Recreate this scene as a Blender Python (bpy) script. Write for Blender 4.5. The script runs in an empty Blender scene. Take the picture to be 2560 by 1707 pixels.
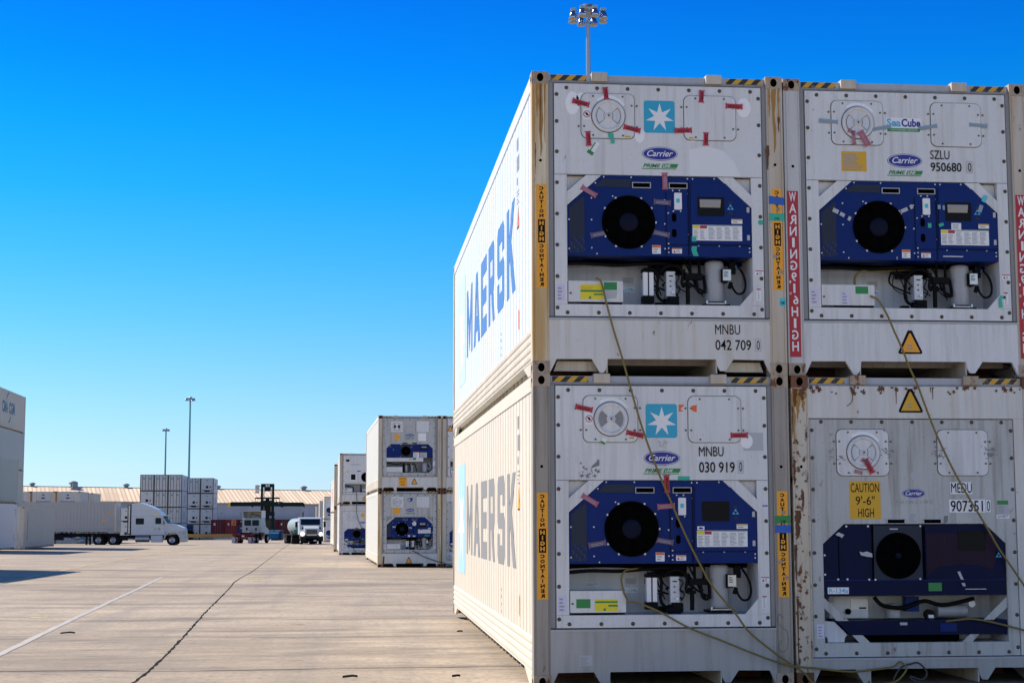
import bpy, math, random
from mathutils import Vector, Matrix
random.seed(7)
R = math.radians
scene = bpy.context.scene
# ---------------------------------------------------------------- camera
cd = bpy.data.cameras.new('camera'); cam = bpy.data.objects.new('camera', cd)
scene.collection.objects.link(cam); scene.camera = cam
cd.sensor_width = 36.0; cd.lens = 56.87; cd.clip_start = 0.1; cd.clip_end = 6000
cr = Vector((0.99527968, -0.09702564, -0.00209327)); cu = Vector((-0.00848672, -0.10850218, 0.99405998)); cf = Vector((0.09667643, 0.98934994, 0.10881344))
cam.matrix_world = Matrix(((cr.x, cu.x, -cf.x, -1.65717), (cr.y, cu.y, -cf.y, -14.98014), (cr.z, cu.z, -cf.z, 1.54742), (0, 0, 0, 1)))
# ---------------------------------------------------------------- sky, sun, exposure
SUN_EL = 42.0; SUN_TO = Vector((-0.84, 0.543, 0)).normalized()
w = bpy.data.worlds.new('World'); scene.world = w; w.use_nodes = True
nt = w.node_tree; N = nt.nodes; LK = nt.links
bg = N['Background']
sky = N.new('ShaderNodeTexSky'); sky.sky_type = 'NISHITA'; sky.sun_disc = False
sky.sun_elevation = R(SUN_EL); sky.sun_rotation = math.atan2(SUN_TO.x, SUN_TO.y)
sky.air_density = 1.0; sky.dust_density = 0.6; sky.ozone_density = 1.6
gt = N.new('ShaderNodeTexCoord'); sx = N.new('ShaderNodeSeparateXYZ'); LK.new(gt.outputs['Generated'], sx.inputs[0])
rp = N.new('ShaderNodeValToRGB'); LK.new(sx.outputs['Z'], rp.inputs[0])
SKY_RAMP = [(0.0, (.545, .80, 1.30)), (.023, (.43, .645, 1.02)), (.047, (.37, .575, .86)), (.084, (.27, .53, .77)), (.121, (.165, .505, .75)), (.16, (.085, .48, .76)),
            (.199, (.03, .455, .79)), (.237, (.01, .42, .83)), (.274, (.004, .35, .87)), (.311, (.004, .29, .83)), (.45, (.03, .28, .72)), (1.0, (.10, .26, .55))]
els = rp.color_ramp.elements
while len(els) < len(SKY_RAMP): els.new(0.5)
for e, (p, c) in zip(els, SKY_RAMP): e.position = p; e.color = (*c, 1)
# added bright band low in the sky behind the camera, lifts the shaded fronts
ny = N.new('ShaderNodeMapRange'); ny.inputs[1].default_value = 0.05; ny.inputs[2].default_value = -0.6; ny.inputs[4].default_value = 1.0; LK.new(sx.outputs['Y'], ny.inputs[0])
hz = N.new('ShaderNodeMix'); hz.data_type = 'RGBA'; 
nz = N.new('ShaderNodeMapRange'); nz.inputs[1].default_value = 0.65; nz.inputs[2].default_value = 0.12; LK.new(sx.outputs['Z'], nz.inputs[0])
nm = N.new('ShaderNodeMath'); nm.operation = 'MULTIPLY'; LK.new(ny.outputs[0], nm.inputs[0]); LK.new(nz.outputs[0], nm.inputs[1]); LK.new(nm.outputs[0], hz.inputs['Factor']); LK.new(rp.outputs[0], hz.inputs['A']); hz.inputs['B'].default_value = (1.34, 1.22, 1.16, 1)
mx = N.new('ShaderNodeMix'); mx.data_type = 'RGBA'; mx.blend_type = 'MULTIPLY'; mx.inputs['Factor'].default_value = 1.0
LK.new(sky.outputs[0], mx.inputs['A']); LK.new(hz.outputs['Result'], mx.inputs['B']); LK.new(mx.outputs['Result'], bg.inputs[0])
bg.inputs[1].default_value = 0.12
sd = bpy.data.lights.new('sun', 'SUN'); sd.energy = 4.4; sd.angle = R(0.53); sd.color = (1.0, 0.90, 0.75)
so = bpy.data.objects.new('sun', sd); scene.collection.objects.link(so)
tosun = Vector((SUN_TO.x * math.cos(R(SUN_EL)), SUN_TO.y * math.cos(R(SUN_EL)), math.sin(R(SUN_EL))))
so.rotation_euler = tosun.to_track_quat('Z', 'Y').to_euler(); so.location = (-20, 10, 30)
scene.view_settings.view_transform = 'Standard'; scene.view_settings.look = 'None'
scene.view_settings.exposure = 0.75; scene.view_settings.gamma = 1.0
# ---------------------------------------------------------------- materials
def simple(name, col, rough=0.5, metal=0.0, emit=0.0, alpha=None, spec=None):
    m = bpy.data.materials.new(name); m.use_nodes = True
    b = m.node_tree.nodes['Principled BSDF']
    b.inputs['Base Color'].default_value = (*col, 1); b.inputs['Roughness'].default_value = rough; b.inputs['Metallic'].default_value = metal
    if emit: b.inputs['Emission Color'].default_value = (*col, 1); b.inputs['Emission Strength'].default_value = emit
    if spec is None and max(col) < 0.03 and metal == 0 and rough > 0.2: spec = 0.08
    if spec is not None: b.inputs['Specular IOR Level'].default_value = spec
    if alpha is not None: b.inputs['Alpha'].default_value = alpha
    return m
def ramp(n, lk, src, p0, p1):
    r = n.new('ShaderNodeMapRange'); r.inputs[1].default_value = p0; r.inputs[2].default_value = p1; r.clamp = True
    lk.new(src, r.inputs[0]); return r.outputs[0]
def noise(n, lk, vec, scale, detail=3, rough=0.55):
    mp = n.new('ShaderNodeMapping'); mp.inputs['Scale'].default_value = scale; lk.new(vec, mp.inputs[0])
    t = n.new('ShaderNodeTexNoise'); t.inputs['Scale'].default_value = 1.0; t.inputs['Detail'].default_value = detail; t.inputs['Roughness'].default_value = rough
    lk.new(mp.outputs[0], t.inputs['Vector']); return t.outputs[0]
def mixc(n, lk, fac, a, b, amt=1.0):
    m = n.new('ShaderNodeMix'); m.data_type = 'RGBA'
    if amt != 1.0:
        mu = n.new('ShaderNodeMath'); mu.operation = 'MULTIPLY'; mu.inputs[1].default_value = amt; lk.new(fac, mu.inputs[0]); fac = mu.outputs[0]
    lk.new(fac, m.inputs['Factor'])
    for s, v in (('A', a), ('B', b)):
        if isinstance(v, tuple): m.inputs[s].default_value = (*v, 1)
        else: lk.new(v, m.inputs[s])
    return m.outputs['Result']
def objvec(n, lk):
    tc = n.new('ShaderNodeTexCoord'); oi = n.new('ShaderNodeObjectInfo')
    mu = n.new('ShaderNodeMath'); mu.operation = 'MULTIPLY'; mu.inputs[1].default_value = 53.0; lk.new(oi.outputs['Random'], mu.inputs[0])
    cb = n.new('ShaderNodeCombineXYZ'); lk.new(mu.outputs[0], cb.inputs[0]); lk.new(mu.outputs[0], cb.inputs[1])
    ad = n.new('ShaderNodeVectorMath'); ad.operation = 'ADD'; lk.new(tc.outputs['Object'], ad.inputs[0]); lk.new(cb.outputs[0], ad.inputs[1])
    return ad.outputs[0]
def paint(name, col, rough=0.5, streak=0.35, dirt=(0.30, 0.24, 0.17), blotch=0.12, rust=0.0, rustcol=(0.16, 0.05, 0.018), yellow=0.0, fine=0.25, bump=0.3):
    """weathered paint: run-down streaks, grime patches, scratches, rust spots and rusty runs"""
    m = bpy.data.materials.new(name); m.use_nodes = True; n = m.node_tree.nodes; lk = m.node_tree.links
    b = n['Principled BSDF']; v = objvec(n, lk)
    c = mixc(n, lk, ramp(n, lk, noise(n, lk, v, (1.3, 1.3, 1.0), 4), 0.35, 0.75), col, tuple(x * 0.72 for x in col), blotch * 2)
    c = mixc(n, lk, ramp(n, lk, noise(n, lk, v, (16, 16, 0.8), 4, 0.6), 0.48, 0.78), c, dirt, streak)
    c = mixc(n, lk, ramp(n, lk, noise(n, lk, v, (70, 70, 45), 3, 0.7), 0.60, 0.75), c, tuple(x * 0.45 for x in dirt), fine)
    if yellow: c = mixc(n, lk, ramp(n, lk, noise(n, lk, v, (11, 11, 0.7), 3, 0.5), 0.36, 0.62), c, (0.50, 0.29, 0.075), yellow)
    if rust:
        rn = noise(n, lk, v, (13, 13, 7), 6, 0.62); c = mixc(n, lk, ramp(n, lk, rn, 0.74 - rust * 0.22, 0.80 - rust * 0.20), c, rustcol)
        rs = noise(n, lk, v, (22, 22, 1.6), 4, 0.6); c = mixc(n, lk, ramp(n, lk, rs, 0.74 - rust * 0.18, 0.86 - rust * 0.1), c, (0.26, 0.09, 0.025), 0.75)
    lk.new(c, b.inputs['Base Color']); b.inputs['Roughness'].default_value = rough
    if max(col) < 0.25: b.inputs['Specular IOR Level'].default_value = 0.10
    if bump:
        bp = n.new('ShaderNodeBump'); bp.inputs['Strength'].default_value = bump; bp.inputs['Distance'].default_value = 0.02
        lk.new(noise(n, lk, v, (3.2, 3.2, 2.6), 4, .45), bp.inputs['Height']); lk.new(bp.outputs[0], b.inputs['Normal'])
    return m
def stripes(name, a, bcol, period, slope=1.0):
    """diagonal hazard stripes on the x/z face of an object"""
    m = bpy.data.materials.new(name); m.use_nodes = True; n = m.node_tree.nodes; lk = m.node_tree.links
    tc = n.new('ShaderNodeTexCoord'); s = n.new('ShaderNodeSeparateXYZ'); lk.new(tc.outputs['Object'], s.inputs[0])
    k = n.new('ShaderNodeMath'); k.operation = 'MULTIPLY_ADD'; lk.new(s.outputs['Z'], k.inputs[0]); k.inputs[1].default_value = slope; lk.new(s.outputs['X'], k.inputs[2])
    d = n.new('ShaderNodeMath'); d.operation = 'DIVIDE'; d.inputs[1].default_value = period; lk.new(k.outputs[0], d.inputs[0])
    f = n.new('ShaderNodeMath'); f.operation = 'FRACT'; lk.new(d.outputs[0], f.inputs[0])
    g = n.new('ShaderNodeMath'); g.operation = 'GREATER_THAN'; g.inputs[1].default_value = 0.5; lk.new(f.outputs[0], g.inputs[0])
    c = mixc(n, lk, g.outputs[0], a, bcol)
    v = objvec(n, lk); c = mixc(n, lk, ramp(n, lk, noise(n, lk, v, (14, 14, 14), 5, 0.7), 0.55, 0.7), c, (0.33, 0.32, 0.31), 0.8)
    lk.new(c, n['Principled BSDF'].inputs['Base Color']); return m
def ribs(name, a, bcol, period, width=0.12, axis='X', streak=0.3):
    """sheet metal with standing seams at a fixed spacing along one local axis"""
    m = bpy.data.materials.new(name); m.use_nodes = True; n = m.node_tree.nodes; lk = m.node_tree.links
    tc = n.new('ShaderNodeTexCoord'); s = n.new('ShaderNodeSeparateXYZ'); lk.new(tc.outputs['Object'], s.inputs[0])
    d = n.new('ShaderNodeMath'); d.operation = 'DIVIDE'; d.inputs[1].default_value = period; lk.new(s.outputs[axis], d.inputs[0])
    f = n.new('ShaderNodeMath'); f.operation = 'FRACT'; lk.new(d.outputs[0], f.inputs[0])
    g = n.new('ShaderNodeMath'); g.operation = 'LESS_THAN'; g.inputs[1].default_value = width; lk.new(f.outputs[0], g.inputs[0])
    fl = n.new('ShaderNodeMath'); fl.operation = 'FLOOR'; lk.new(d.outputs[0], fl.inputs[0])
    wn = n.new('ShaderNodeTexWhiteNoise'); wn.noise_dimensions = '1D'; lk.new(fl.outputs[0], wn.inputs['W'])
    c = mixc(n, lk, wn.outputs[0], a, tuple(x * 0.72 for x in a), 0.8)
    big = noise(n, lk, tc.outputs['Object'], (0.12, 0.05, 0.05), 4, 0.6)
    c = mixc(n, lk, ramp(n, lk, big, 0.45, 0.7), c, (0.42, 0.26, 0.12), streak)
    c = mixc(n, lk, g.outputs[0], c, bcol)
    lk.new(c, n['Principled BSDF'].inputs['Base Color']); n['Principled BSDF'].inputs['Roughness'].default_value = 0.55
    return m
M = {}
M['white'] = paint('white_paint', (0.69, 0.69, 0.70), 0.45, 0.42, (0.30, 0.27, 0.24), blotch=0.16, rust=0.20, fine=0.35)
M['whitedirty'] = paint('grimy_white_paint', (0.50, 0.50, 0.49), 0.55, 0.75, (0.19, 0.16, 0.13), 0.28, rust=0.34, fine=0.45)
M['sill'] = paint('scuffed_sill_paint', (0.66, 0.655, 0.64), 0.5, 0.35, blotch=0.15, rust=0.3, yellow=0.12)
M['sillgrey'] = paint('greyed_sill_paint', (0.42, 0.41, 0.40), 0.6, 0.5, (0.2, 0.16, 0.13), 0.25, rust=0.2)
M['sidewhite'] = paint('bright_side_paint', (0.64, 0.69, 0.78), 0.45, 0.14, (0.42, 0.40, 0.38), blotch=0.06, fine=0.06)
M['sidemid'] = paint('chalky_side_paint', (0.62, 0.61, 0.57), 0.5, 0.2, (0.42, 0.36, 0.27), 0.08, fine=0.08); M['residue2'] = simple('faint_patch', (0.745, 0.745, 0.76), 0.5)
M['sidecream'] = paint('cream_side_paint', (0.66, 0.59, 0.49), 0.5, 0.25, (0.42, 0.32, 0.20), 0.10, fine=0.10)
M['railcream'] = paint('stained_rail_paint', (0.61, 0.56, 0.47), 0.55, 0.55, (0.32, 0.21, 0.10), 0.25, rust=0.3)
M['postyellow'] = paint('yellow_stained_post', (0.74, 0.64, 0.47), 0.5, 0.35, (0.28, 0.16, 0.05), 0.2, rust=0.30, yellow=0.85)
M['postgrey'] = paint('grey_brown_post', (0.36, 0.32, 0.275), 0.6, 0.7, (0.14, 0.10, 0.07), 0.35, rust=0.25)
M['posttan'] = paint('tan_post', (0.58, 0.53, 0.46), 0.55, 0.5, (0.27, 0.19, 0.12), 0.25, rust=0.3, yellow=0.25)
M['postclean'] = paint('light_grey_post', (0.56, 0.56, 0.56), 0.5, 0.3, blotch=0.1, rust=0.2)
M['postrust'] = paint('rusty_post', (0.60, 0.55, 0.46), 0.65, 0.4, (0.3, 0.18, 0.08), 0.2, rust=0.85, rustcol=(0.11, 0.028, 0.010), yellow=0.2)
M['rust'] = paint('rusted_steel', (0.17, 0.085, 0.05), 0.8, 0.6, (0.06, 0.03, 0.02), 0.4, rust=0.7)
M['castlight'] = paint('tan_casting_steel', (0.44, 0.35, 0.26), 0.65, 0.6, (0.14, 0.07, 0.035), 0.35, rust=0.95)
M['castrust'] = paint('rusted_casting_steel', (0.20, 0.10, 0.06), 0.8, 0.6, (0.07, 0.035, 0.02), 0.4, rust=0.8)
M['grey'] = paint('grey_rail_paint', (0.40, 0.42, 0.46), 0.45, 0.3, blotch=0.15, rust=0.2)
M['jamb'] = paint('grey_jamb_paint', (0.27, 0.27, 0.28), 0.6, 0.5, (0.12, 0.1, 0.09), 0.2)
M['roof'] = paint('roof_sheet', (0.70, 0.72, 0.72), 0.4, 0.1, blotch=0.2)
M['blue'] = paint('navy_cover_paint', (0.004, 0.022, 0.150), 0.35, 0.22, (0.012, 0.035, 0.11), 0.2, fine=0.08, bump=0.05)
M['bluedark'] = paint('faded_navy_cover', (0.0025, 0.007, 0.042), 0.45, 0.3, (0.008, 0.012, 0.04), 0.3, fine=0.1, bump=0.05)
M['bluemesh'] = simple('perforated_navy', (0.004, 0.010, 0.034), 0.6)
M['black'] = simple('black_rubber', (0.006, 0.006, 0.007), 0.55)
M['hole'] = simple('dark_hollow', (0.0015, 0.0015, 0.0015), 0.9, spec=.02)
M['fan'] = simple('black_fan_plastic', (0.0012, 0.0012, 0.0016), 0.8, spec=.03)
M['hub'] = simple('dark_blue_hub', (0.006, 0.008, 0.022), 0.6)
M['bolt'] = simple('weathered_bolt', (0.11, 0.088, 0.066), 0.5, 0.4)
M['screw'] = simple('pale_screw', (0.55, 0.56, 0.60), 0.4, 0.3)
M['gasket'] = simple('dark_gasket', (0.09, 0.085, 0.08), 0.8)
M['steel'] = simple('brushed_steel', (0.45, 0.45, 0.47), 0.35, 0.9)
M['comp'] = paint('compressor_grey', (0.36, 0.37, 0.40), 0.4, 0.3, (0.12, 0.12, 0.14), 0.2)
M['inner'] = paint('inner_white_paint', (0.64, 0.66, 0.70), 0.5, 0.35, (0.12, 0.17, 0.26), 0.2)
M['logoblue'] = simple('sky_blue_vinyl', (0.012, 0.36, 0.56), 0.4)
M['logofade'] = simple('faded_sky_blue_vinyl', (0.46, 0.66, 0.80), 0.6); M['logofade2'] = simple('sun_bleached_blue_vinyl', (0.33, 0.56, 0.68), 0.6)
M['letterblue'] = simple('blue_letter_paint', (0.045, 0.17, 0.44), 0.6)
M['lettergrey'] = simple('faded_grey_letter_paint', (0.215, 0.215, 0.22), 0.6)
M['oval'] = simple('royal_blue_vinyl', (0.004, 0.008, 0.24), 0.4)
M['vwhite'] = simple('white_vinyl', (0.78, 0.78, 0.80), 0.4)
M['vgrey'] = simple('pale_grey_vinyl', (0.45, 0.45, 0.47), 0.5)
M['print'] = simple('grey_print', (0.30, 0.31, 0.34), 0.6)
M['green'] = simple('green_vinyl', (0.012, 0.22, 0.045), 0.45)
M['teal'] = simple('teal_tape', (0.03, 0.42, 0.30), 0.5)
M['aqua'] = simple('aqua_tape', (0.06, 0.52, 0.60), 0.5)
M['bluetape'] = simple('blue_tape', (0.012, 0.10, 0.46), 0.5)
M['greytape'] = simple('blue_grey_tape', (0.22, 0.33, 0.42), 0.5)
M['red'] = simple('red_vinyl', (0.42, 0.006, 0.020), 0.45)
M['redtape'] = simple('red_seal_tape', (0.44, 0.018, 0.045), 0.45)
M['pinktape'] = simple('pink_seal_tape', (0.40, 0.10, 0.16), 0.5)
M['cleartape'] = simple('clear_seal_tape', (0.10, 0.055, 0.13), 0.3)
M['amber'] = simple('amber_vinyl', (0.86, 0.36, 0.008), 0.45)
M['mustard'] = simple('mustard_vinyl', (0.68, 0.37, 0.008), 0.5)
M['yellow'] = simple('yellow_vinyl', (0.75, 0.62, 0.01), 0.45)
M['orange'] = simple('orange_vinyl', (0.75, 0.13, 0.012), 0.45)
M['ink'] = simple('black_print', (0.008, 0.009, 0.012), 0.5)
M['cyanink'] = simple('light_blue_print', (0.10, 0.42, 0.66), 0.5)
M['lilac'] = simple('lilac_paper', (0.62, 0.58, 0.76), 0.6)
M['screen'] = simple('display_glass', (0.006, 0.007, 0.009), 0.3, spec=.08)
M['lcd'] = simple('display_panel', (0.32, 0.27, 0.22), 0.3)
M['keyblue'] = simple('keypad_blue', (0.06, 0.36, 0.62), 0.4)
M['cable'] = simple('yellow_power_cable', (0.20, 0.145, 0.030), 0.6)
M['cabledark'] = simple('dark_power_cable', (0.05, 0.045, 0.04), 0.6)
M['hazard'] = stripes('hazard_stripes', (0.62, 0.33, 0.01), (0.012, 0.012, 0.014), 0.125, -1.0)
M['runbrown'] = simple('rusty_run', (0.36, 0.19, 0.045), 0.7); M['rundark'] = simple('dark_rust_run', (0.13, 0.055, 0.02), 0.8)
M['faint'] = simple('faint_marker', (0.20, 0.20, 0.22), 0.7)
M['residue'] = simple('glue_residue', (0.84, 0.84, 0.86), 0.6)
M['pinkpaint'] = paint('faded_red_brown_cover', (0.026, 0.012, 0.028), 0.5, 0.3, (0.02, 0.02, 0.06), 0.4)
# ---------------------------------------------------------------- mesh builder
COL = scene.collection
class MB:
    def __init__(s): s.v = []; s.f = []; s.mi = []; s.mats = []; s.sm = []
    def idx(s, m):
        if m not in s.mats: s.mats.append(m)
        return s.mats.index(m)
    def add(s, vs, fs, m, smooth=False):
        o = len(s.v); s.v += [tuple(v) for v in vs]; k = s.idx(m)
        for f in fs: s.f.append([i + o for i in f]); s.mi.append(k); s.sm.append(smooth)
        return s
    def box(s, x0, x1, y0, y1, z0, z1, m):
        return s.add([(x0, y0, z0), (x1, y0, z0), (x1, y1, z0), (x0, y1, z0), (x0, y0, z1), (x1, y0, z1), (x1, y1, z1), (x0, y1, z1)],
                     [(0, 3, 2, 1), (4, 5, 6, 7), (0, 1, 5, 4), (1, 2, 6, 5), (2, 3, 7, 6), (3, 0, 4, 7)], m)
    def ext(s, poly, fr, a, b, m, smooth=False):
        """extrude a 2-D polygon; fr maps (u, v, depth) to a point"""
        n = len(poly); vs = [fr(u, v, a) for u, v in poly] + [fr(u, v, b) for u, v in poly]
        s.add(vs, [tuple(range(n)), tuple(range(2 * n - 1, n - 1, -1))], m)
        return s.add(vs, [(i, i + n, (i + 1) % n + n, (i + 1) % n) for i in range(n)], m, smooth)
    def pr(s, poly, y0, y1, m, smooth=False): return s.ext(poly, lambda u, v, d: (u, d, v), y0, y1, m, smooth)      # polygon in x/z
    def px(s, poly, x0, x1, m, smooth=False): return s.ext(poly, lambda u, v, d: (d, u, v), x0, x1, m, smooth)      # polygon in y/z
    def pz(s, poly, z0, z1, m, smooth=False): return s.ext(poly, lambda u, v, d: (u, v, d), z0, z1, m, smooth)
    def cyl(s, p0, p1, r0, m, r1=None, n=16, caps=True):
        p0 = Vector(p0); p1 = Vector(p1); r1 = r0 if r1 is None else r1
        d = (p1 - p0).normalized(); a = d.orthogonal().normalized(); b = d.cross(a)
        vs = []
        for p, r in ((p0, r0), (p1, r1)):
            vs += [p + (a * math.cos(t) + b * math.sin(t)) * r for t in (2 * math.pi * i / n for i in range(n))]
        s.add(vs, [(i, (i + 1) % n, (i + 1) % n + n, i + n) for i in range(n)], m, True)
        if caps: s.add(vs, [tuple(range(n - 1, -1, -1)), tuple(range(n, 2 * n))], m)
        return s
    def tube(s, pts, r, m, n=8):
        pts = [Vector(p) for p in pts]; vs = []; a = None
        for i, p in enumerate(pts):
            d = (pts[min(i + 1, len(pts) - 1)] - pts[max(i - 1, 0)]).normalized()
            a = d.orthogonal().normalized() if a is None else (a - d * a.dot(d)).normalized()
            b = d.cross(a)
            vs += [p + (a * math.cos(t) + b * math.sin(t)) * r for t in (2 * math.pi * k / n for k in range(n))]
        fs = []
        for i in range(len(pts) - 1):
            for k in range(n): fs.append((i * n + k, i * n + (k + 1) % n, (i + 1) * n + (k + 1) % n, (i + 1) * n + k))
        s.add(vs, fs, m, True)
        return s.add(vs, [tuple(range(n - 1, -1, -1)), tuple(range(len(vs) - n, len(vs)))], m)
    def lathe(s, prof, c, m, n=24, axis='z'):
        """profile of (radius, height) pairs turned about an axis through c"""
        vs = []
        for r, h in prof:
            for i in range(n):
                t = 2 * math.pi * i / n; u, v = r * math.cos(t), r * math.sin(t)
                vs.append({'z': (c[0] + u, c[1] + v, c[2] + h), 'y': (c[0] + u, c[1] + h, c[2] + v), 'x': (c[0] + h, c[1] + u, c[2] + v)}[axis])
        fs = [(j * n + i, j * n + (i + 1) % n, (j + 1) * n + (i + 1) % n, (j + 1) * n + i) for j in range(len(prof) - 1) for i in range(n)]
        return s.add(vs, fs, m, True)
    def ring(s, rect, ell, y, m, n=16):
        """flat x/z face with an elliptical hole"""
        x0, x1, z0, z1 = rect; cx, cz, rx, rz = ell; inn = []; out = []
        for i in range(n):
            t = 2 * math.pi * i / n; c, q = math.cos(t), math.sin(t); k = max(abs(c), abs(q)); c2, q2 = c / k, q / k
            inn.append((cx + rx * c, y, cz + rz * q))
            out.append((cx + (c2 * (x1 - cx) if c2 > 0 else -c2 * (x0 - cx)), y, cz + (q2 * (z1 - cz) if q2 > 0 else -q2 * (z0 - cz))))
        return s.add(inn + out, [(i, (i + 1) % n, (i + 1) % n + n, i + n) for i in range(n)], m)
    def mesh(s, name):
        me = bpy.data.meshes.new(name); me.from_pydata(s.v, [], s.f)
        for m in s.mats: me.materials.append(m)
        me.polygons.foreach_set('material_index', s.mi); me.polygons.foreach_set('use_smooth', s.sm); me.update()
        return me
    def build(s, name, parent=None, label=None, bevel=0):
        return put(name, s.mesh(name), parent, label, bevel)
def put(name, me, parent=None, label=None, bevel=0, loc=None):
    o = bpy.data.objects.new(name, me); COL.objects.link(o)
    if parent: o.parent = parent
    if label: o['label'] = label
    if loc: o.location = loc
    if bevel:
        b = o.modifiers.new('bevel', 'BEVEL'); b.width = bevel; b.segments = 2; b.limit_method = 'ANGLE'; b.angle_limit = R(35)
    return o
def tag(o, label, cat, group=None):
    o['label'] = label; o['category'] = cat
    if group: o['group'] = group
    return o
def thing(name, label, cat, loc=(0, 0, 0), rz=0.0, group=None):
    o = bpy.data.objects.new(name, None); COL.objects.link(o); o.location = loc; o.rotation_euler = (0, 0, rz); o.empty_display_size = 0.3
    return tag(o, label, cat, group)
def structure(o): o['kind'] = 'structure'; return o
CACHE = {}
def cached(key, fn):
    if key not in CACHE: CACHE[key] = fn()
    return CACHE[key]
def gz(y, x=0.0):
    y = min(y, 350.0); lift = 0.0085 * min(max(-x - 6, 0), 20) * min(max((265 - y) / 60, 0), 1)
    return lift - 0.0057 * y - (6.4e-6 * y * y if y > 0 else 0)
def rrect(x0, x1, z0, z1, r, n=5):
    out = []
    for cx, cz, a in ((x1 - r, z1 - r, 0), (x0 + r, z1 - r, 90), (x0 + r, z0 + r, 180), (x1 - r, z0 + r, 270)):
        out += [(cx + r * math.cos(R(a + 90 * i / n)), cz + r * math.sin(R(a + 90 * i / n))) for i in range(n + 1)]
    return out
def ellipse(cx, cz, rx, rz, n=32): return [(cx + rx * math.cos(2 * math.pi * i / n), cz + rz * math.sin(2 * math.pi * i / n)) for i in range(n)]
def sector(cx, cz, r0, r1, a0, a1, n=8):
    return [(cx + r1 * math.cos(R(a0 + (a1 - a0) * i / n)), cz + r1 * math.sin(R(a0 + (a1 - a0) * i / n))) for i in range(n + 1)] + \
           [(cx + r0 * math.cos(R(a1 + (a0 - a1) * i / n)), cz + r0 * math.sin(R(a1 + (a0 - a1) * i / n))) for i in range(n + 1)]
def star(cx, cz, r, inner=0.40, k=7, rot=90):
    return [(cx + (r if i % 2 == 0 else r * inner) * math.cos(R(rot + 180 * i / k)), cz + (r if i % 2 == 0 else r * inner) * math.sin(R(rot + 180 * i / k))) for i in range(2 * k)]
def smooth_path(pts, n=6):
    out = []; pts = [Vector(p) for p in pts]
    for i in range(len(pts) - 1):
        p0, p1, p2, p3 = pts[max(i - 1, 0)], pts[i], pts[i + 1], pts[min(i + 2, len(pts) - 1)]
        for k in range(n):
            t = k / n
            out.append(0.5 * ((2 * p1) + (p2 - p0) * t + (2 * p0 - 5 * p1 + 4 * p2 - p3) * t * t + (3 * p1 - p0 - 3 * p2 + p3) * t ** 3))
    return out + [pts[-1]]
# ---------------------------------------------------------------- lettering (built-in font turned into flat mesh)
TXT = {}
def glyphs(text, bold=0.0, shear=0.0, space=1.0):
    key = (text, bold, shear, space)
    if key not in TXT:
        cu_ = bpy.data.curves.new('lettering', 'FONT'); cu_.body = text; cu_.size = 1; cu_.offset = bold; cu_.shear = shear; cu_.space_character = space; cu_.resolution_u = 3
        o = bpy.data.objects.new('lettering', cu_); COL.objects.link(o)
        dg = bpy.context.evaluated_depsgraph_get(); dg.update()
        me = o.evaluated_get(dg).to_mesh()
        vs = [tuple(v.co) for v in me.vertices]; fs = [tuple(p.vertices) for p in me.polygons]
        o.evaluated_get(dg).to_mesh_clear(); bpy.data.objects.remove(o); bpy.data.curves.remove(cu_)
        x0 = min(v[0] for v in vs); x1 = max(v[0] for v in vs); y0 = min(v[1] for v in vs); y1 = max(v[1] for v in vs)
        TXT[key] = ([((v[0] - x0) / (x1 - x0), (v[1] - y0) / (y1 - y0)) for v in vs], fs)
    return TXT[key]
def text(mb, s, x0, x1, z0, z1, y, m, mirror=False, fr=None, **kw):
    vs, fs = glyphs(s, **kw); fr = fr or (lambda u, v, d: (u, d, v))
    if mirror: fs = [f[::-1] for f in fs]
    return mb.add([fr(x1 - u * (x1 - x0) if mirror else x0 + u * (x1 - x0), z0 + v * (z1 - z0), y) for u, v in vs], fs, m)
def rect(cx, cz, w_, h_, ang=0):
    c, s_ = math.cos(R(ang)), math.sin(R(ang))
    return [(cx + u * c - v * s_, cz + u * s_ + v * c) for u, v in ((-w_ / 2, -h_ / 2), (w_ / 2, -h_ / 2), (w_ / 2, h_ / 2), (-w_ / 2, h_ / 2))]
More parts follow.
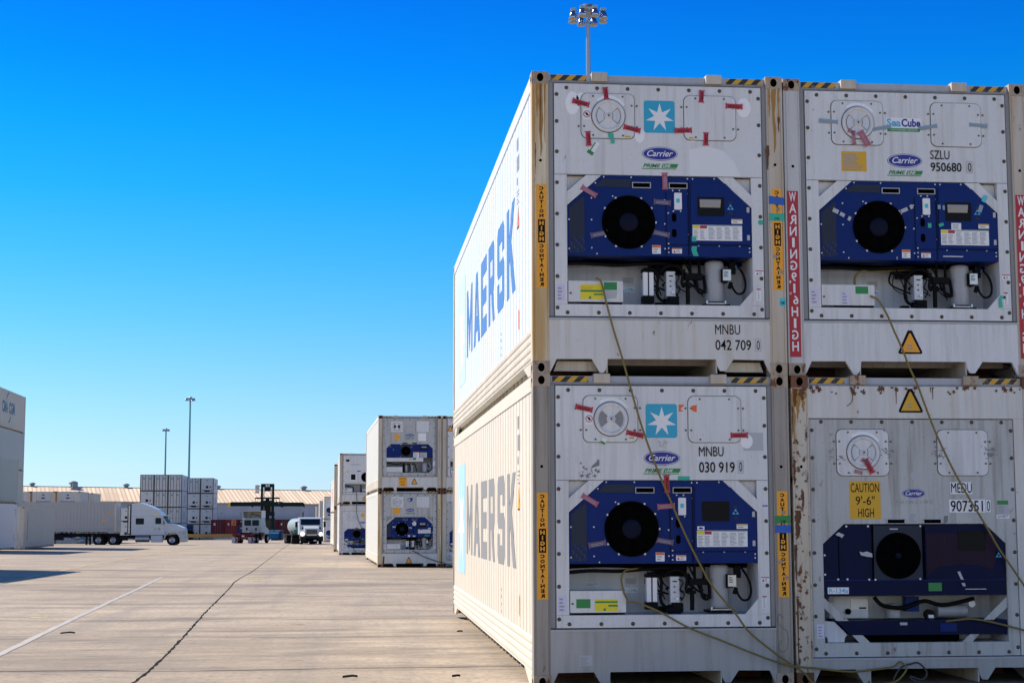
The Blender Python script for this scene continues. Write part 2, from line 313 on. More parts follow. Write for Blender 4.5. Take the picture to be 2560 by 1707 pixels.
# ---------------------------------------------------------------- container shell
CW, CL, CH = 2.438, 12.192, 2.896
def casting_mesh(m):
    b = MB(); a, d, h = 0.081, 0.089, 0.059      # half sizes, centred
    hol = (0.0, 0.0, 0.032, 0.041)
    b.ring((-a, a, -h, h), hol, -d, m); b.ring((-a, a, -h, h), hol, d, m)
    for sx in (-a, a):
        k = len(b.v); b.ring((-d, d, -h, h), (0, 0, 0.040, 0.026), 0, m)
        b.v[k:] = [(sx, p[0], p[2]) for p in b.v[k:]]
    b.add([(-a, -d, h), (a, -d, h), (a, d, h), (-a, d, h), (-a, -d, -h), (a, -d, -h), (a, d, -h), (-a, d, -h)], [(0, 1, 2, 3), (7, 6, 5, 4)], m)
    b.box(-a + .012, a - .012, -d + .05, d - .05, -h + .01, h - .01, M['hole'])
    return b.mesh('corner_casting')
def side_mesh(m, mr, L, H, right):
    b = MB(); X = (lambda x: CW - x) if right else (lambda x: x)
    prof = [(0.162, 0.016)]; y = 0.42
    while y < L - 0.4:
        prof += [(y, 0.016), (y + .010, 0.029), (y + .038, 0.029), (y + .050, 0.016)]; y += 0.307
    prof += [(L - 0.162, 0.016)]
    vs = [(X(x), yy, z) for z in (0.46, H - 0.15) for yy, x in prof]; n = len(prof)
    b.add(vs, [(i, i + n, i + n + 1, i + 1) for i in range(n - 1)], m)
    zz = [(0.005, H - 0.012), (0.005, H - 0.150), (0.016, H - 0.152)]
    zb = [(0.016, 0.46)]
    for k in range(4):
        z0 = 0.445 - k * 0.078; zb += [(0.003, z0), (0.001, z0 - .022), (0.001, z0 - .040), (0.004, z0 - .054), (0.013, z0 - .066)]
    zb += [(0.010, 0.13), (0.10, 0.128)]
    for pr, mm in ((zz, m), (zb, mr)):
        vs = [(X(x), yy, z) for yy in (0.164, L - 0.164) for x, z in pr]; n = len(pr)
        b.add(vs, [(i, i + 1, i + 1 + n, i + n) for i in range(n - 1)], mm)
    for y0, y1 in ((0.17, 0.95), (L - 0.95, L - 0.17)):
        b.px([(y0, 0.127), (y0, 0.006), (y0 + .35, 0.006), (y1, 0.127)] if y0 < 1 else [(y0, 0.127), (y1 - .35, 0.006), (y1, 0.006), (y1, 0.127)], X(0.014), X(0.05), mr)
    return b.mesh('side_wall')
def shell(root, o, L=CL, H=CH, front_open=True):
    """posts, castings, side walls, roof, end and floor of one container"""
    pl, pr_, cs, sd, sr = o.get('post', 'posttan'), o.get('postr', o.get('post', 'posttan')), o.get('cast', 'castlight'), o.get('side', 'sidewhite'), o.get('rail', 'railcream')
    cm = cached(('cast', cs), lambda: casting_mesh(M[cs]))
    for x in (0.082, CW - 0.082):
        for y in (0.090, L - 0.090):
            for z in (0.0592, H - 0.0592): put('corner_casting', cm, root, loc=(x, y, z))
    def post(x0, m):
        b = MB(); s_ = 1 if x0 < 1 else -1; xo = 0.0 if x0 < 1 else CW
        p = [(xo, 0.004)] + [(xo + s_ * u, v) for u, v in ((.016, .004), (.019, .010), (.024, .010), (.027, .004), (.139, .004), (.142, .010), (.147, .010), (.150, .004), (.158, .006), (.158, .15))] + [(xo, 0.15)]
        b.pz(p, 0.119, H - 0.119, m); b.cyl((xo + s_ * .082, 0.001, 2.03), (xo + s_ * .082, 0.003, 2.03), 0.014, M['hole'], n=12)
        return b.mesh('corner_post')
    put('corner_post', cached(('pl', pl, H), lambda: post(0.0, M[pl])), root); put('corner_post', cached(('pr', pr_, H), lambda: post(CW, M[pr_])), root)
    rear = cached(('rp', pl, L, H), lambda: MB().box(0, .10, L - .15, L - .004, .119, H - .119, M[pl]).mesh('corner_post'))
    put('corner_post', rear, root); put('corner_post', rear, root, loc=(CW - .10, 0, 0))
    put('side_wall', cached(('sw', sd, sr, L, H, 0), lambda: side_mesh(M[sd], M[sr], L, H, False)), root)
    sdr = o.get('sider', 'white')
    put('side_wall', cached(('sw', sdr, sdr, L, H, 1), lambda: side_mesh(M[sdr], M[sdr], L, H, True)), root)
    put('roof', cached(('roof', L, H), lambda: MB().box(.02, CW - .02, .12, L - .02, H - .03, H - .014, M['roof']).mesh('roof')), root)
    def end():
        b = MB(); b.box(.102, CW - .102, L - .09, L - .03, .14, H - .10, M['white'])
        for x in (0.45, 0.95, 1.49, 1.99): b.cyl((x, L - .012, .16), (x, L - .012, H - .12), .018, M['steel'], n=8)
        b.box(.102, CW - .102, L - .12, L - .005, H - .098, H - .02, M['railcream']); b.box(.102, CW - .102, L - .12, L - .005, .02, .138, M['railcream'])
        return b.mesh('end_door')
    put('end_door', cached(('end', L, H), end), root)
    def floor():
        b = MB(); y = 0.9
        b.box(.05, CW - .05, .55, L - .12, .150, .165, M['posttan'])
        while y < L - .3: b.box(.10, .70, y, y + .04, .02, .149, M['posttan']); b.box(1.76, CW - .10, y, y + .04, .02, .149, M['posttan']); y += 0.42
        b.box(.700, .712, .02, 3.2, .012, .149, M['posttan']); b.box(1.748, 1.760, .02, 3.2, .012, .149, M['posttan']); b.box(.62, 1.84, 3.21, 3.26, .006, .149, M['rust']); b.box(.10, .69, .86, .89, .006, .149, M['rust']); b.box(1.77, CW - .10, .86, .89, .006, .149, M['rust'])  # rust-coloured boards added across the gaps to stop light showing through
        return b.mesh('floor_frame')
    put('floor_frame', cached(('floor', L), floor), root)
def sill(root, o, top=0.538):
    m = M[o.get('sill', 'sill')]
    def f():
        b = MB()
        pts = [(.159, .012), (.176, .030), (.228, .140), (.562, .143), (.600, .075), (.640, .012), (.665, .010), (.690, .035), (.706, .068), (.713, .143), (1.751, .145), (1.762, .080), (1.790, .036), (1.840, .036), (1.917, .146), (2.214, .142), (2.262, .030), (2.279, .012), (2.279, top - .03), (.159, top - .03)]
        b.pr(pts, .010, .045, m)
        b.box(.159, 2.279, .004, .050, top - .029, top - .008, M['grey'])
        if not o.get('darkgap'): b.pr([(.215, .036), (.63, .036), (.60, .128), (.25, .128)], .13, .17, M['railcream']); b.pr([(1.86, .036), (2.235, .036), (2.20, .128), (1.89, .128)], .13, .17, M['railcream'])
        b.box(.159, 2.279, .40, .44, .12, top, M['posttan'])
        return b.mesh('front_sill')
    put('front_sill', cached(('sill', m.name, o.get('darkgap'), top), f), root)
def header(root, o, z0, H=CH, panel_top=None):
    g = M[o.get('headrail', 'grey')]
    def f():
        b = MB(); b.box(.165, 2.273, .03, .11, z0, z0 + .018, M['jamb']); b.box(.165, 2.273, .045, .12, z0 + .019, H - .016, g)
        return b.mesh('top_rail')
    put('top_rail', cached(('head', g.name, z0, H), f), root)
    hz = cached(('hz', z0, H), lambda: MB().box(.19, .53, .040, .0445, z0 + .026, H - .020, M['hazard']).mesh('hazard_tape'))
    put('hazard_tape', hz, root); put('hazard_tape', cached(('hz2', z0, H), lambda: MB().box(1.90, 2.24, .040, .0445, z0 + .026, H - .020, M['hazard']).mesh('hazard_tape')), root)
    lug = cached(('lug', H, o.get('lug', 'posttan')), lambda: MB().box(0, .155, .0, .14, H - .085, H + .004, M[o.get('lug', 'posttan')]).mesh('lifting_lug'))
    put('lifting_lug', lug, root, loc=(.578, 0, 0), bevel=.006); put('lifting_lug', lug, root, loc=(1.692, 0, 0), bevel=.006)
def bolts(root, panel, pos, y, near, r=.0165):
    def f():
        b = MB(); b.lathe([(0.0, -.012), (r * .55, -.012), (r * .62, -.004), (r, -.003), (r, .0)], (0, 0, 0), M['bolt'], 12, 'y'); return b.mesh('bolt')
    me = cached(('bolt', r), f)
    for x, z in pos: put('bolt', me, panel, loc=(x, y, z))
def vent_and_hatch(root, V, Hh, y, o, near):
    """V = x0, x1, z0, z1 of the vent plate, Hh the same for the blank hatch"""
    st = o.get('vent', 'white')
    def plate(q):
        b = MB(); b.pr(rrect(q[0] - .006, q[1] + .006, q[2] - .006, q[3] + .006, .062), y - .003, y, M['gasket']); b.pr(rrect(*q, .058), y - .011, y - .0035, M['white'])
        w_, h_ = q[1] - q[0], q[3] - q[2]
        for u, v in ((.22, .06), (.78, .06), (.22, .94), (.78, .94), (.05, .26), (.95, .26), (.05, .74), (.95, .74)): b.cyl((q[0] + u * w_, y - .015, q[2] + v * h_), (q[0] + u * w_, y - .010, q[2] + v * h_), .0095, M['bolt'], n=10)
        for u, v in ((-.05, .26), (1.05, .26), (-.05, .74), (1.05, .74)): b.cyl((q[0] + u * w_, y - .008, q[2] + v * h_), (q[0] + u * w_, y, q[2] + v * h_), .0095, M['bolt'], n=10)
        return b.mesh('access_hatch')
    vp = put('vent_panel', cached(('vp', V, y), lambda: plate(V)), root)
    put('access_hatch', cached(('vp', Hh, y), lambda: plate(Hh)), root)
    cx, cz, r = (V[0] + V[1]) / 2 + .004, (V[2] + V[3]) / 2, .158
    def dial():
        b = MB(); yy = y - .011
        b.lathe([(r, 0), (r, -.016), (r - .010, -.022), (r - .026, -.022), (r - .034, -.012), (r - .034, 0)], (cx, yy, cz), M['white'], 40, 'y')
        b.lathe([(r + .008, -.001), (r + .008, -.003), (r, -.004)], (cx, yy, cz), M['gasket'], 40, 'y')
        b.pr(ellipse(cx, cz, r - .034, r - .034, 40), yy - .008, yy, M['white'])
        for a in (0, 180):
            b.pr(sector(cx, cz, .042, .118, a - 42, a + 42), yy - .0095, yy - .0085, M['gasket' if st != 'grey' else 'jamb'])
            b.pr(sector(cx, cz, .047, .113, a - 39, a + 39), yy - .0115, yy - .010, M[{'white': 'inner', 'grey': 'jamb', 'dark': 'fan'}[st]])
        b.pr(sector(cx, cz, .126, .131, 232, 308), yy - .010, yy - .0085, M['gasket'])
        b.lathe([(.0, -.022), (.018, -.022), (.03, -.010), (.03, -.008)], (cx, yy, cz), M['white'], 16, 'y'); b.cyl((cx, yy - .028, cz), (cx, yy - .02, cz), .010, M['bolt'], n=10)
        b.pr(sector(cx, cz, r + .012, r + .040, 35, 125, 12), yy - .0015, yy - .0002, M['residue'])
        return b.mesh('vent_dial')
    put('vent_dial', cached(('dial', V, y, st), dial), vp)
def stick(root, name, poly, y, m, label=None, extra=None):
    b = MB()
    if poly: b.pr(poly, y - .0015, y, M[m])
    if extra: extra(b, y - .0022)
    return b.build(name, root, label)
def box4(x0, x1, z0, z1): return [(x0, z0), (x1, z0), (x1, z1), (x0, z1)]
def seal(root, cx, cz, ang, y, m='redtape', w_=.165, h_=.046, label=None):
    def ex(b, yy):
        for d in (-.010, .003): b.pr(rect(cx - math.sin(R(ang)) * d, cz + math.cos(R(ang)) * d, w_ * .72, .005, ang), yy - .0006, yy, M['ink' if m == 'redtape' else 'print'])
        for s_ in (-1, 1): b.pr(rect(cx + s_ * math.cos(R(ang)) * (w_ / 2 - .004), cz + s_ * math.sin(R(ang)) * (w_ / 2 - .004), .010, h_ * 1.3, ang), yy - .0006, yy, M[m])
    return stick(root, 'seal_tape', rect(cx, cz, w_, h_, ang), y, m, label, ex)
def paper_lines(b, x0, x1, z0, z1, y, n, m='print', cols=1):
    for c in range(cols):
        xa = x0 + (x1 - x0) * c / cols; xb = x0 + (x1 - x0) * (c + .86) / cols
        for i in range(n):
            z = z1 - (z1 - z0) * (i + .5) / n; b.pr(box4(xa, xa + (xb - xa) * (0.6 + 0.4 * random.random()), z - (z1 - z0) / n * .22, z + (z1 - z0) / n * .22), y - .0005, y, M[m])
def carrier_oval(root, x0, x1, z0, z1, y, sub=None):
    def ex(b, yy):
        cx, cz = (x0 + x1) / 2, (z0 + z1) / 2; rx, rz = (x1 - x0) / 2, (z1 - z0) / 2
        b.pr(ellipse(cx, cz, rx * .965, rz * .92), yy - .0006, yy, M['vwhite']); b.pr(ellipse(cx, cz, rx * .93, rz * .85), yy - .0014, yy - .0008, M['oval'])
        text(b, 'Carrier', cx - rx * .72, cx + rx * .74, cz - rz * .38, cz + rz * .50, yy - .002, M['vwhite'], shear=.35, bold=.012)
    stick(root, 'logo', ellipse((x0 + x1) / 2, (z0 + z1) / 2, (x1 - x0) / 2, (z1 - z0) / 2), y, 'oval', None, ex)
    if sub == 'prime':
        a0, a1, b0, b1 = x0 - .004, x1 + .006, z0 - .079, z0 - .029
        def ex2(b, yy):
            text(b, 'PRIME', a0 + .012, a0 + .185, b0 + .012, b1, yy, M['green'], shear=.35, bold=.03)
            b.pr([(a0 + .188, b0 + .012), (a1 - .018, b0 + .012), (a1, b1), (a0 + .206, b1)], yy - .0004, yy, M['green'])
            text(b, 'LINE', a0 + .205, a1 - .075, b0 + .018, b1 - .006, yy - .001, M['vwhite'], shear=.35, bold=.02)
            b.pr(box4(a0, a1 - .022, b0 - .003, b0 + .004), yy - .0004, yy, M['green'])
        stick(root, 'lettering', None, y, 'green', None, ex2)
    elif sub == 'thin':
        stick(root, 'lettering', None, y, 'print', None, lambda b, yy: text(b, 'THINLINE', x0 - .07, x1 + .075, z0 - .052, z0 - .020, yy, M['print'], shear=.3, space=1.7))
def id_code(root, a, num, chk, A, B, Cc, y):
    """owner letters, serial number and boxed check digit at their x0, x1, z0, z1"""
    stick(root, 'owner_code', None, y, 'ink', None, lambda b, yy: text(b, a, *A, yy, M['ink'], bold=.001)); stick(root, 'serial_number', None, y, 'ink', None, lambda b, yy: text(b, num, *B, yy, M['ink'], bold=.008))
    def ex(b, yy):
        x0, x1, z0, z1 = Cc; text(b, chk, x0 + .014, x1 - .012, z0 + .014, z1 - .014, yy, M['ink'])
        for q in (box4(x0, x1, z0, z0 + .003), box4(x0, x1, z1 - .003, z1), box4(x0, x0 + .003, z0 + .0031, z1 - .0031), box4(x1 - .003, x1, z0 + .0031, z1 - .0031)): b.pr(q, yy - .0004, yy, M['print'])
    stick(root, 'check_digit', None, y, 'ink', None, ex)
def letters_down(b, s, xc, zt, zb, y, m, lw, mirror=True, wide='WMHNAG', gap=.22):
    n = len(s); st = (zt - zb) / n
    for i, ch in enumerate(s):
        if ch == ' ': continue
        w_ = {'I': .26, "'": .2, '"': .45, '1': .34}.get(ch, 1.0 if ch not in 'EFL' else .85) * lw; z1 = zt - i * st - st * gap / 2; z0 = z1 - st * (1 - gap)
        if ch in '\'"': z0 = z1 - st * .3
        text(b, ch, xc - w_ / 2, xc + w_ / 2, z0, z1, y, m, mirror=mirror, bold=.055)
def caution_strip(root, x0, x1, z0, z1, y, worn=False):
    h = z1 - z0; xc = (x0 + x1) / 2; w_ = x1 - x0
    def ex(b, yy):
        letters_down(b, 'CAUTION', xc, z1 - .015, z1 - h * .325, yy, M['ink'], w_ * .40)
        b.pr(box4(xc - w_ * .33, xc + w_ * .33, z1 - h * .565, z1 - h * .34), yy - .0005, yy, M['ink'])
        letters_down(b, 'HIGH', xc, z1 - h * .35, z1 - h * .555, yy - .001, M['amber'], w_ * .42)
        letters_down(b, 'CONTAINER', xc, z1 - h * .575, z0 + .01, yy, M['ink'], w_ * .40)
        if worn:
            for q in ((.3, .18), (-.3, .33), (.1, .80)): b.pr(star(xc + q[0] * w_, z0 + h * q[1], .028, .5, 5, 20), yy - .002, yy - .0012, M['postgrey'])
    stick(root, 'caution_label', box4(x0, x1, z0, z1), y, 'amber', None, ex)
def triangle_sign(root, xc, z0, w_, h_, y, m='amber'):
    def ex(b, yy):
        cz = z0 + h_ * .38; s_ = .80
        b.pr([(xc + u * w_ / 2 * s_, cz + (z0 + v * h_ - cz) * s_) for u, v in ((-1, 0), (1, 0), (.06, 1), (-.06, 1))], yy - .0008, yy, M[m])
        paper_lines(b, xc - w_ * .14, xc + w_ * .14, z0 + h_ * .16, z0 + h_ * .42, yy - .0012, 2, 'print')
    stick(root, 'warning_sign', [(xc - w_ / 2 + .015, z0), (xc + w_ / 2 - .015, z0), (xc + w_ / 2, z0 + .012), (xc + w_ / 2 - .006, z0 + .03), (xc + .02, z0 + h_), (xc - .02, z0 + h_), (xc - w_ / 2 + .006, z0 + .03), (xc - w_ / 2, z0 + .012)], y, 'ink', None, ex)
def star_logo(root, x0, x1, z0, z1, y):
    stick(root, 'logo', rrect(x0, x1, z0, z1, .025), y, 'logoblue', None, lambda b, yy: b.pr(star((x0 + x1) / 2 + .003, (z0 + z1) / 2 - .006, .140, .40), yy - .0006, yy, M['vwhite']))
def small_label(root, x0, x1, z0, z1, y, top='orange', k=.3, lines=2, tri=False, base='vwhite'):
    def ex(b, yy):
        if top: b.pr(box4(x0 + .002, x1 - .002, z1 - (z1 - z0) * k, z1 - .002), yy - .0005, yy, M[top])
        zz = z1 - (z1 - z0) * (k if top else .08)
        if tri: b.pr([(x0 + .01, z0 + .008), (x0 + .035, z0 + .008), (x0 + .0225, z0 + .033)], yy - .0005, yy, M['red'])
        paper_lines(b, x0 + (.04 if tri else .012), x1 - .01, z0 + .006, zz - .004, yy, lines)
    stick(root, 'sticker', box4(x0, x1, z0, z1), y, base, None, ex)
def instruction_label(root, x0, x1, z0, z1, y):
    def ex(b, yy):
        w_ = x1 - x0; zt = z1 - .034
        b.pr(box4(x0 + .003, x0 + w_ * .14, zt, z1 - .004), yy - .0005, yy, M['yellow']); b.pr(box4(x0 + w_ * .15, x0 + w_ * .29, zt, z1 - .004), yy - .0005, yy, M['red'])
        b.pr(box4(x0 + w_ * .30, x1 - .004, z1 - .009, z1 - .004), yy - .0005, yy, M['green'])
        paper_lines(b, x0 + .01, x0 + w_ * .28, z0 + .01, zt - .012, yy, 7, cols=2); paper_lines(b, x0 + w_ * .32, x1 - .012, z0 + .01, z1 - .018, yy, 10, cols=4)
    stick(root, 'instruction_label', box4(x0, x1, z0, z1), y, 'vwhite', None, ex)
def refrigerant_label(root, x0, x1, z0, z1, y, s='R-134a'):
    stick(root, 'sticker', box4(x0, x1, z0, z1), y, 'vwhite', None, lambda b, yy: text(b, s, x0 + .012, x1 - .008, z0 + .010, z1 - .008, yy, M['cyanink'], bold=.015))
def fan_obj(parent, cx, cz, r, hub, y):
    b = MB(); b.lathe([(r + .012, .0), (r + .010, -.014), (r, -.018), (r - .012, -.012), (r - .022, .002)], (cx, y, cz), M['fan'], 44, 'y'); b.pr(ellipse(cx, cz, r - .005, r - .005, 44), y + .0015, y + .0035, M['hole'])
    for i in range(7):
        a = i * 360 / 7; b.add([(cx + q * math.cos(R(a + t)), y + yy, cz + q * math.sin(R(a + t))) for q, t, yy in ((hub, -16, .0005), (r - .025, -24, .0005), (r - .025, 8, -.010), (hub, 8, -.010))], [(0, 1, 2, 3)], M['fan'])
    b.lathe([(0, -.018), (hub * .8, -.016), (hub, -.006), (hub, .001)], (cx, y, cz), M['hub'], 28, 'y')
    return b.build('fan', parent)
# ---------------------------------------------------------------- front end of the common reefer unit
def front_prime(root, o, near=True):
    wm = M[o.get('panel', 'white')]; sill(root, o, .540); header(root, o, 2.797)
    def jambs():
        b = MB(); b.box(.160, .212, .022, .06, .545, 2.795, M['jamb']); return b.mesh('door_jamb')
    put('panel_jamb', cached('jambs', jambs), root); put('panel_jamb', cached('jambr', lambda: MB().box(2.232, 2.278, .022, .06, .545, 2.795, M['jamb']).mesh('door_jamb')), root)
    def panel():
        b = MB(); y0, y1 = .014, .05
        b.box(.216, 2.228, y0, y1, 1.902, 2.785, wm); b.box(.216, .335, y0, y1, .662, 1.900, wm); b.box(2.120, 2.228, y0, y1, .662, 1.900, wm); b.box(.216, 2.228, y0, y1, .546, .660, wm)
        b.box(.200, 2.244, .040, .055, .541, 2.792, M['gasket']) if False else None
        for q in (box4(.206, .2155, .541, 2.792), box4(2.2285, 2.238, .541, 2.792)): b.pr(q, .019, .05, M['gasket'])
        b.box(.2156, 2.2284, .019, .05, .541, .5455, M['gasket']); b.box(.2156, 2.2284, .019, .05, 2.7855, 2.792, M['gasket'])
        L = M['inner']
        b.box(.336, 2.120, .45, .47, .60, 1.95, L); b.box(.300, .3345, .051, .449, .66, 1.95, L); b.box(2.1205, 2.150, .051, .449, .66, 1.95, L); b.box(.30, 2.15, .051, .449, .62, .6595, L); b.box(.30, 2.15, .051, .449, 1.9505, 1.97, L)
        b.pr([(.338, 1.898), (.338, 1.736), (.524, 1.898)], .075, .085, wm); b.pr([(2.118, 1.898), (1.941, 1.898), (2.118, 1.726)], .075, .085, wm)
        for q in ([(.522, 1.900), (.3355, 1.738), (.3355, 1.606), (.667, 1.900)], [(1.943, 1.900), (2.1195, 1.728), (2.1195, 1.607), (1.794, 1.900)]): b.pr(q, .016, .036, wm)
        b.pr([(1.99, .6605), (2.1195, .6605), (2.1195, .804)], .018, .03, wm)
        return b.mesh('machinery_panel')
    pn = put('machinery_panel', cached(('pp', wm.name), panel), root)
    xs = (.335, .632, .928, 1.226, 1.525, 1.825, 2.126); zs = (.625, .923, 1.223, 1.521, 1.822, 2.121, 2.416, 2.678)
    if o.get('bolts', True): bolts(root, pn, [(x, 2.744) for x in xs] + [(x, .580) for x in xs] + [(.240, z) for z in zs] + [(2.204, z) for z in zs], .014, near, .0185)
    V = (.477, .989, 2.258, 2.690); Hh = (1.474, 1.976, 2.258, 2.690); vent_and_hatch(root, V, Hh, .014, o, near)
    def seam(b, yy): b.pr(box4(.222, 2.222, 1.9005, 1.9045), yy - .0003, yy, M['gasket'])
    stick(root, 'panel_seam', None, .0145, 'gasket', None, seam)
    bm = M[o.get('cover', 'blue')]
    def cover():
        b = MB(); y = .024
        b.pr([(.340, 1.130), (2.117, 1.130), (2.117, 1.602), (1.791, 1.899), (.667, 1.899), (.340, 1.594)], y, .40, bm)
        b.pr([(.356, 1.154), (.502, 1.154), (.502, 1.692), (.490, 1.692), (.356, 1.585)], y - .004, y - .0005, M['bluemesh'])
        for i in range(10):
            for k in range(9):
                b.pr(ellipse(.366 + i * .0145 + (k % 2) * .007, 1.166 + k * .016, .0042, .0042, 6), y - .0052, y - .0041, M['bluetape'] if (i + k) % 5 == 0 else bm)
        b.pr([(.60, 1.79), (.95, 1.79), (.95, 1.865), (.68, 1.865)], y - .004, y - .0005, M['bluemesh'])
        b.box(1.500, 1.512, y - .006, y - .0005, 1.14, 1.86, M['bluedark']); b.box(1.30, 2.11, y - .006, y - .0005, 1.236, 1.242, M['bluedark']); b.box(1.285, 1.293, y - .005, y - .0005, 1.14, 1.75, M['bluedark'])
        b.pr(rrect(1.345, 1.388, 1.462, 1.545, .02), y - .003, y - .0005, M['hole']); b.pr(rrect(1.345, 1.388, 1.312, 1.392, .02), y - .003, y - .0005, M['hole'])
        for x, z in ((.69, 1.885), (.955, 1.885), (1.50, 1.88), (1.55, 1.88), (1.76, 1.885), (.61, 1.825), (.355, 1.47), (.355, 1.19), (.57, 1.47), (.57, 1.68), (.57, 1.20), (.62, 1.145), (.775, 1.70), (1.31, 1.545), (1.275, 1.44), (1.275, 1.20), (1.31, 1.205), (1.31, 1.165), (1.31, 1.25), (1.355, 1.765), (1.42, 1.765), (1.36, 1.565), (1.43, 1.565), (1.505, 1.735), (1.505, 1.34), (2.095, 1.215), (2.095, 1.18), (1.60, 1.235), (1.80, 1.235), (2.0, 1.235), (1.275, 1.67)):
            b.cyl((x, y - .006, z), (x, y, z), .0075, M['screw'], n=8)
        for a in (32, 62, 118, 150, 212, 242, 298, 0): b.cyl((.926 + .262 * math.cos(R(a)), y - .008, 1.451 + .262 * math.sin(R(a))), (.926 + .262 * math.cos(R(a)), y, 1.451 + .262 * math.sin(R(a))), .011, M['screw'], n=8)
        return b.mesh('unit_cover')
    cv = put('unit_cover', cached(('cov', bm.name), cover), root)
    fan_obj(cv, .926, 1.451, .245, .092, .020)
    for x in (.963, 1.318):
        b = MB(); x1 = x + .180
        for q in (box4(x, x1, 1.782, 1.789), box4(x, x1, 1.831, 1.838), box4(x, x + .007, 1.7891, 1.8309), box4(x1 - .007, x1, 1.7891, 1.8309)): b.pr(q, .012, .0235, M['vgrey'])
        b.pr(box4(x + .0071, x1 - .0071, 1.7891, 1.8309), .021, .0235, M['hole']); b.build('lifting_slot', cv)
    b = MB(); b.pr(rrect(1.368, 1.440, 1.578, 1.740, .008), .006, .0235, M['vwhite']); b.pr(box4(1.386, 1.420, 1.645, 1.685), .004, .0055, M['aqua']); b.build('switch_plate', cv)
    def control():
        b = MB(); b.pr([(1.523, 1.250), (2.106, 1.250), (2.106, 1.598), (1.868, 1.838), (1.530, 1.842)], .010, .0235, bm)
        b.box(2.070, 2.096, .004, .0095, 1.56, 1.61, M['vgrey']); b.box(2.070, 2.096, .004, .0095, 1.29, 1.34, M['vgrey']); return b.mesh('control_panel')
    cp = put('control_panel', cached(('cp', bm.name), control), root)
    b = MB(); b.pr(rrect(1.592, 1.853, 1.520, 1.705, .012), .006, .0095, M['screen'])
    if o.get('lcd', True): b.pr([(1.615, 1.602), (1.812, 1.602), (1.820, 1.680), (1.612, 1.680)], .002, .0055, M['lcd']); b.box(1.615, 1.818, .0005, .0015, 1.645, 1.672, M['print'])
    b.build('display', cp)
    b = MB(); [b.pr([(1.912 + dx - .016, 1.585 + dz), (1.912 + dx + .016, 1.585 + dz), (1.912 + dx, 1.610 + dz)], .006, .0095, M['keyblue']) for dx, dz in ((-.017, 0), (.017, 0), (0, .028))]
    b.pr(box4(1.893, 1.931, 1.535, 1.565), .007, .0095, M['bluemesh']); b.pr(box4(1.893, 1.931, 1.635, 1.665), .007, .0095, M['bluemesh']); b.build('keypad', cp)
    instruction_label(cp, 1.541, 2.022, 1.283, 1.433, .0095); small_label(cp, 1.920, 2.026, 1.450, 1.494, .0095, 'mustard', .3, 1)
    small_label(cv, 1.151, 1.234, 1.151, 1.233, .0235, 'orange', .3, 2); small_label(cv, 1.343, 1.438, 1.157, 1.207, .0235, 'orange', .22, 2, True)
    # lower compartment
    b = MB(); b.tube(smooth_path([(.345, .06, 1.052), (.55, .12, 1.064), (.82, .16, 1.058), (1.05, .17, 1.072), (1.29, .2, 1.085), (1.42, .25, 1.06), (1.52, .28, 1.0)]), .017, M['black']); b.build('hose', root)
    def pipes():
        b = MB()
        for p in ([(1.554, .2, 1.128), (1.552, .18, .98), (1.60, .17, .955), (1.637, .18, 1.0), (1.637, .2, 1.128)], [(1.50, .2, .96), (1.58, .17, .955), (1.604, .15, .90), (1.612, .14, .82), (1.650, .14, .795), (1.682, .15, .83), (1.683, .2, .97)],
                  [(1.30, .2, 1.06), (1.42, .16, 1.058), (1.47, .15, .99), (1.46, .15, .90), (1.478, .16, .86), (1.50, .17, .90)], [(1.10, .22, 1.03), (1.2, .18, 1.02), (1.23, .17, .95), (1.22, .17, .80), (1.26, .18, .73), (1.34, .2, .72)], [(1.25, .2, 1.0), (1.31, .18, 1.05), (1.40, .18, 1.06), (1.52, .2, .98)]):
            b.tube(smooth_path(p), .015, M['black'])
        rr = random.Random(3)
        for k in range(9):
            xa = rr.uniform(1.06, 1.5); za = rr.uniform(.98, 1.10); xb = xa + rr.uniform(-.12, .3); zb = rr.uniform(.70, .95); ya = rr.uniform(.16, .34)
            b.tube(smooth_path([(xa, ya, za + .04), (xa + rr.uniform(-.05, .08), ya - .03, (za + zb) / 2 + rr.uniform(-.04, .06)), (xb, ya, zb), (xb + rr.uniform(.02, .08), ya + .05, zb - rr.uniform(.0, .05))]), rr.choice((.005, .006, .009)), M['black'], 6)
        b.box(1.20, 1.50, .30, .40, 1.0, 1.125, M['black']); b.box(1.225, 1.30, .28, .36, .664, .72, M['black']); b.tube(smooth_path([(.36, .30, 1.10), (.7, .32, 1.11), (1.1, .3, 1.10), (1.5, .3, 1.115), (2.08, .3, 1.10)]), .022, M['hole'])  # long dark tube under the bay top stands in for the shadow there
        b.cyl((1.518, .16, .69), (1.518, .16, .87), .021, M['black']); b.cyl((1.518, .16, .87), (1.518, .16, .96), .014, M['black']); b.box(1.49, 1.66, .13, .20, .925, .985, M['black']); b.box(1.525, 1.55, .12, .16, .845, .875, M['black'])
        return b.mesh('pipework')
    put('pipework', cached('pipes', pipes), root)
    def valve():
        b = MB(); b.box(1.312, 1.398, .16, .28, .765, 1.004, M['inner']); b.box(1.335, 1.375, .155, .1595, .955, .965, M['ink'])
        for z in (.86, .91): b.cyl((1.35, .150, z), (1.35, .16, z), .008, M['bolt'], n=8)
        b.cyl((1.29, .18, .70), (1.41, .18, .70), .045, M['black']); b.box(1.33, 1.43, .14, .22, .67, .76, M['black']); b.box(1.355, 1.385, .13, .158, .79, .81, M['vwhite'])
        b.tube(smooth_path([(1.39, .16, .98), (1.43, .14, .95), (1.40, .14, .88), (1.44, .14, .84), (1.41, .14, .78)]), .006, M['black'], 6)
        return b.mesh('solenoid_valve')
    put('solenoid_valve', cached('valve', valve), root)
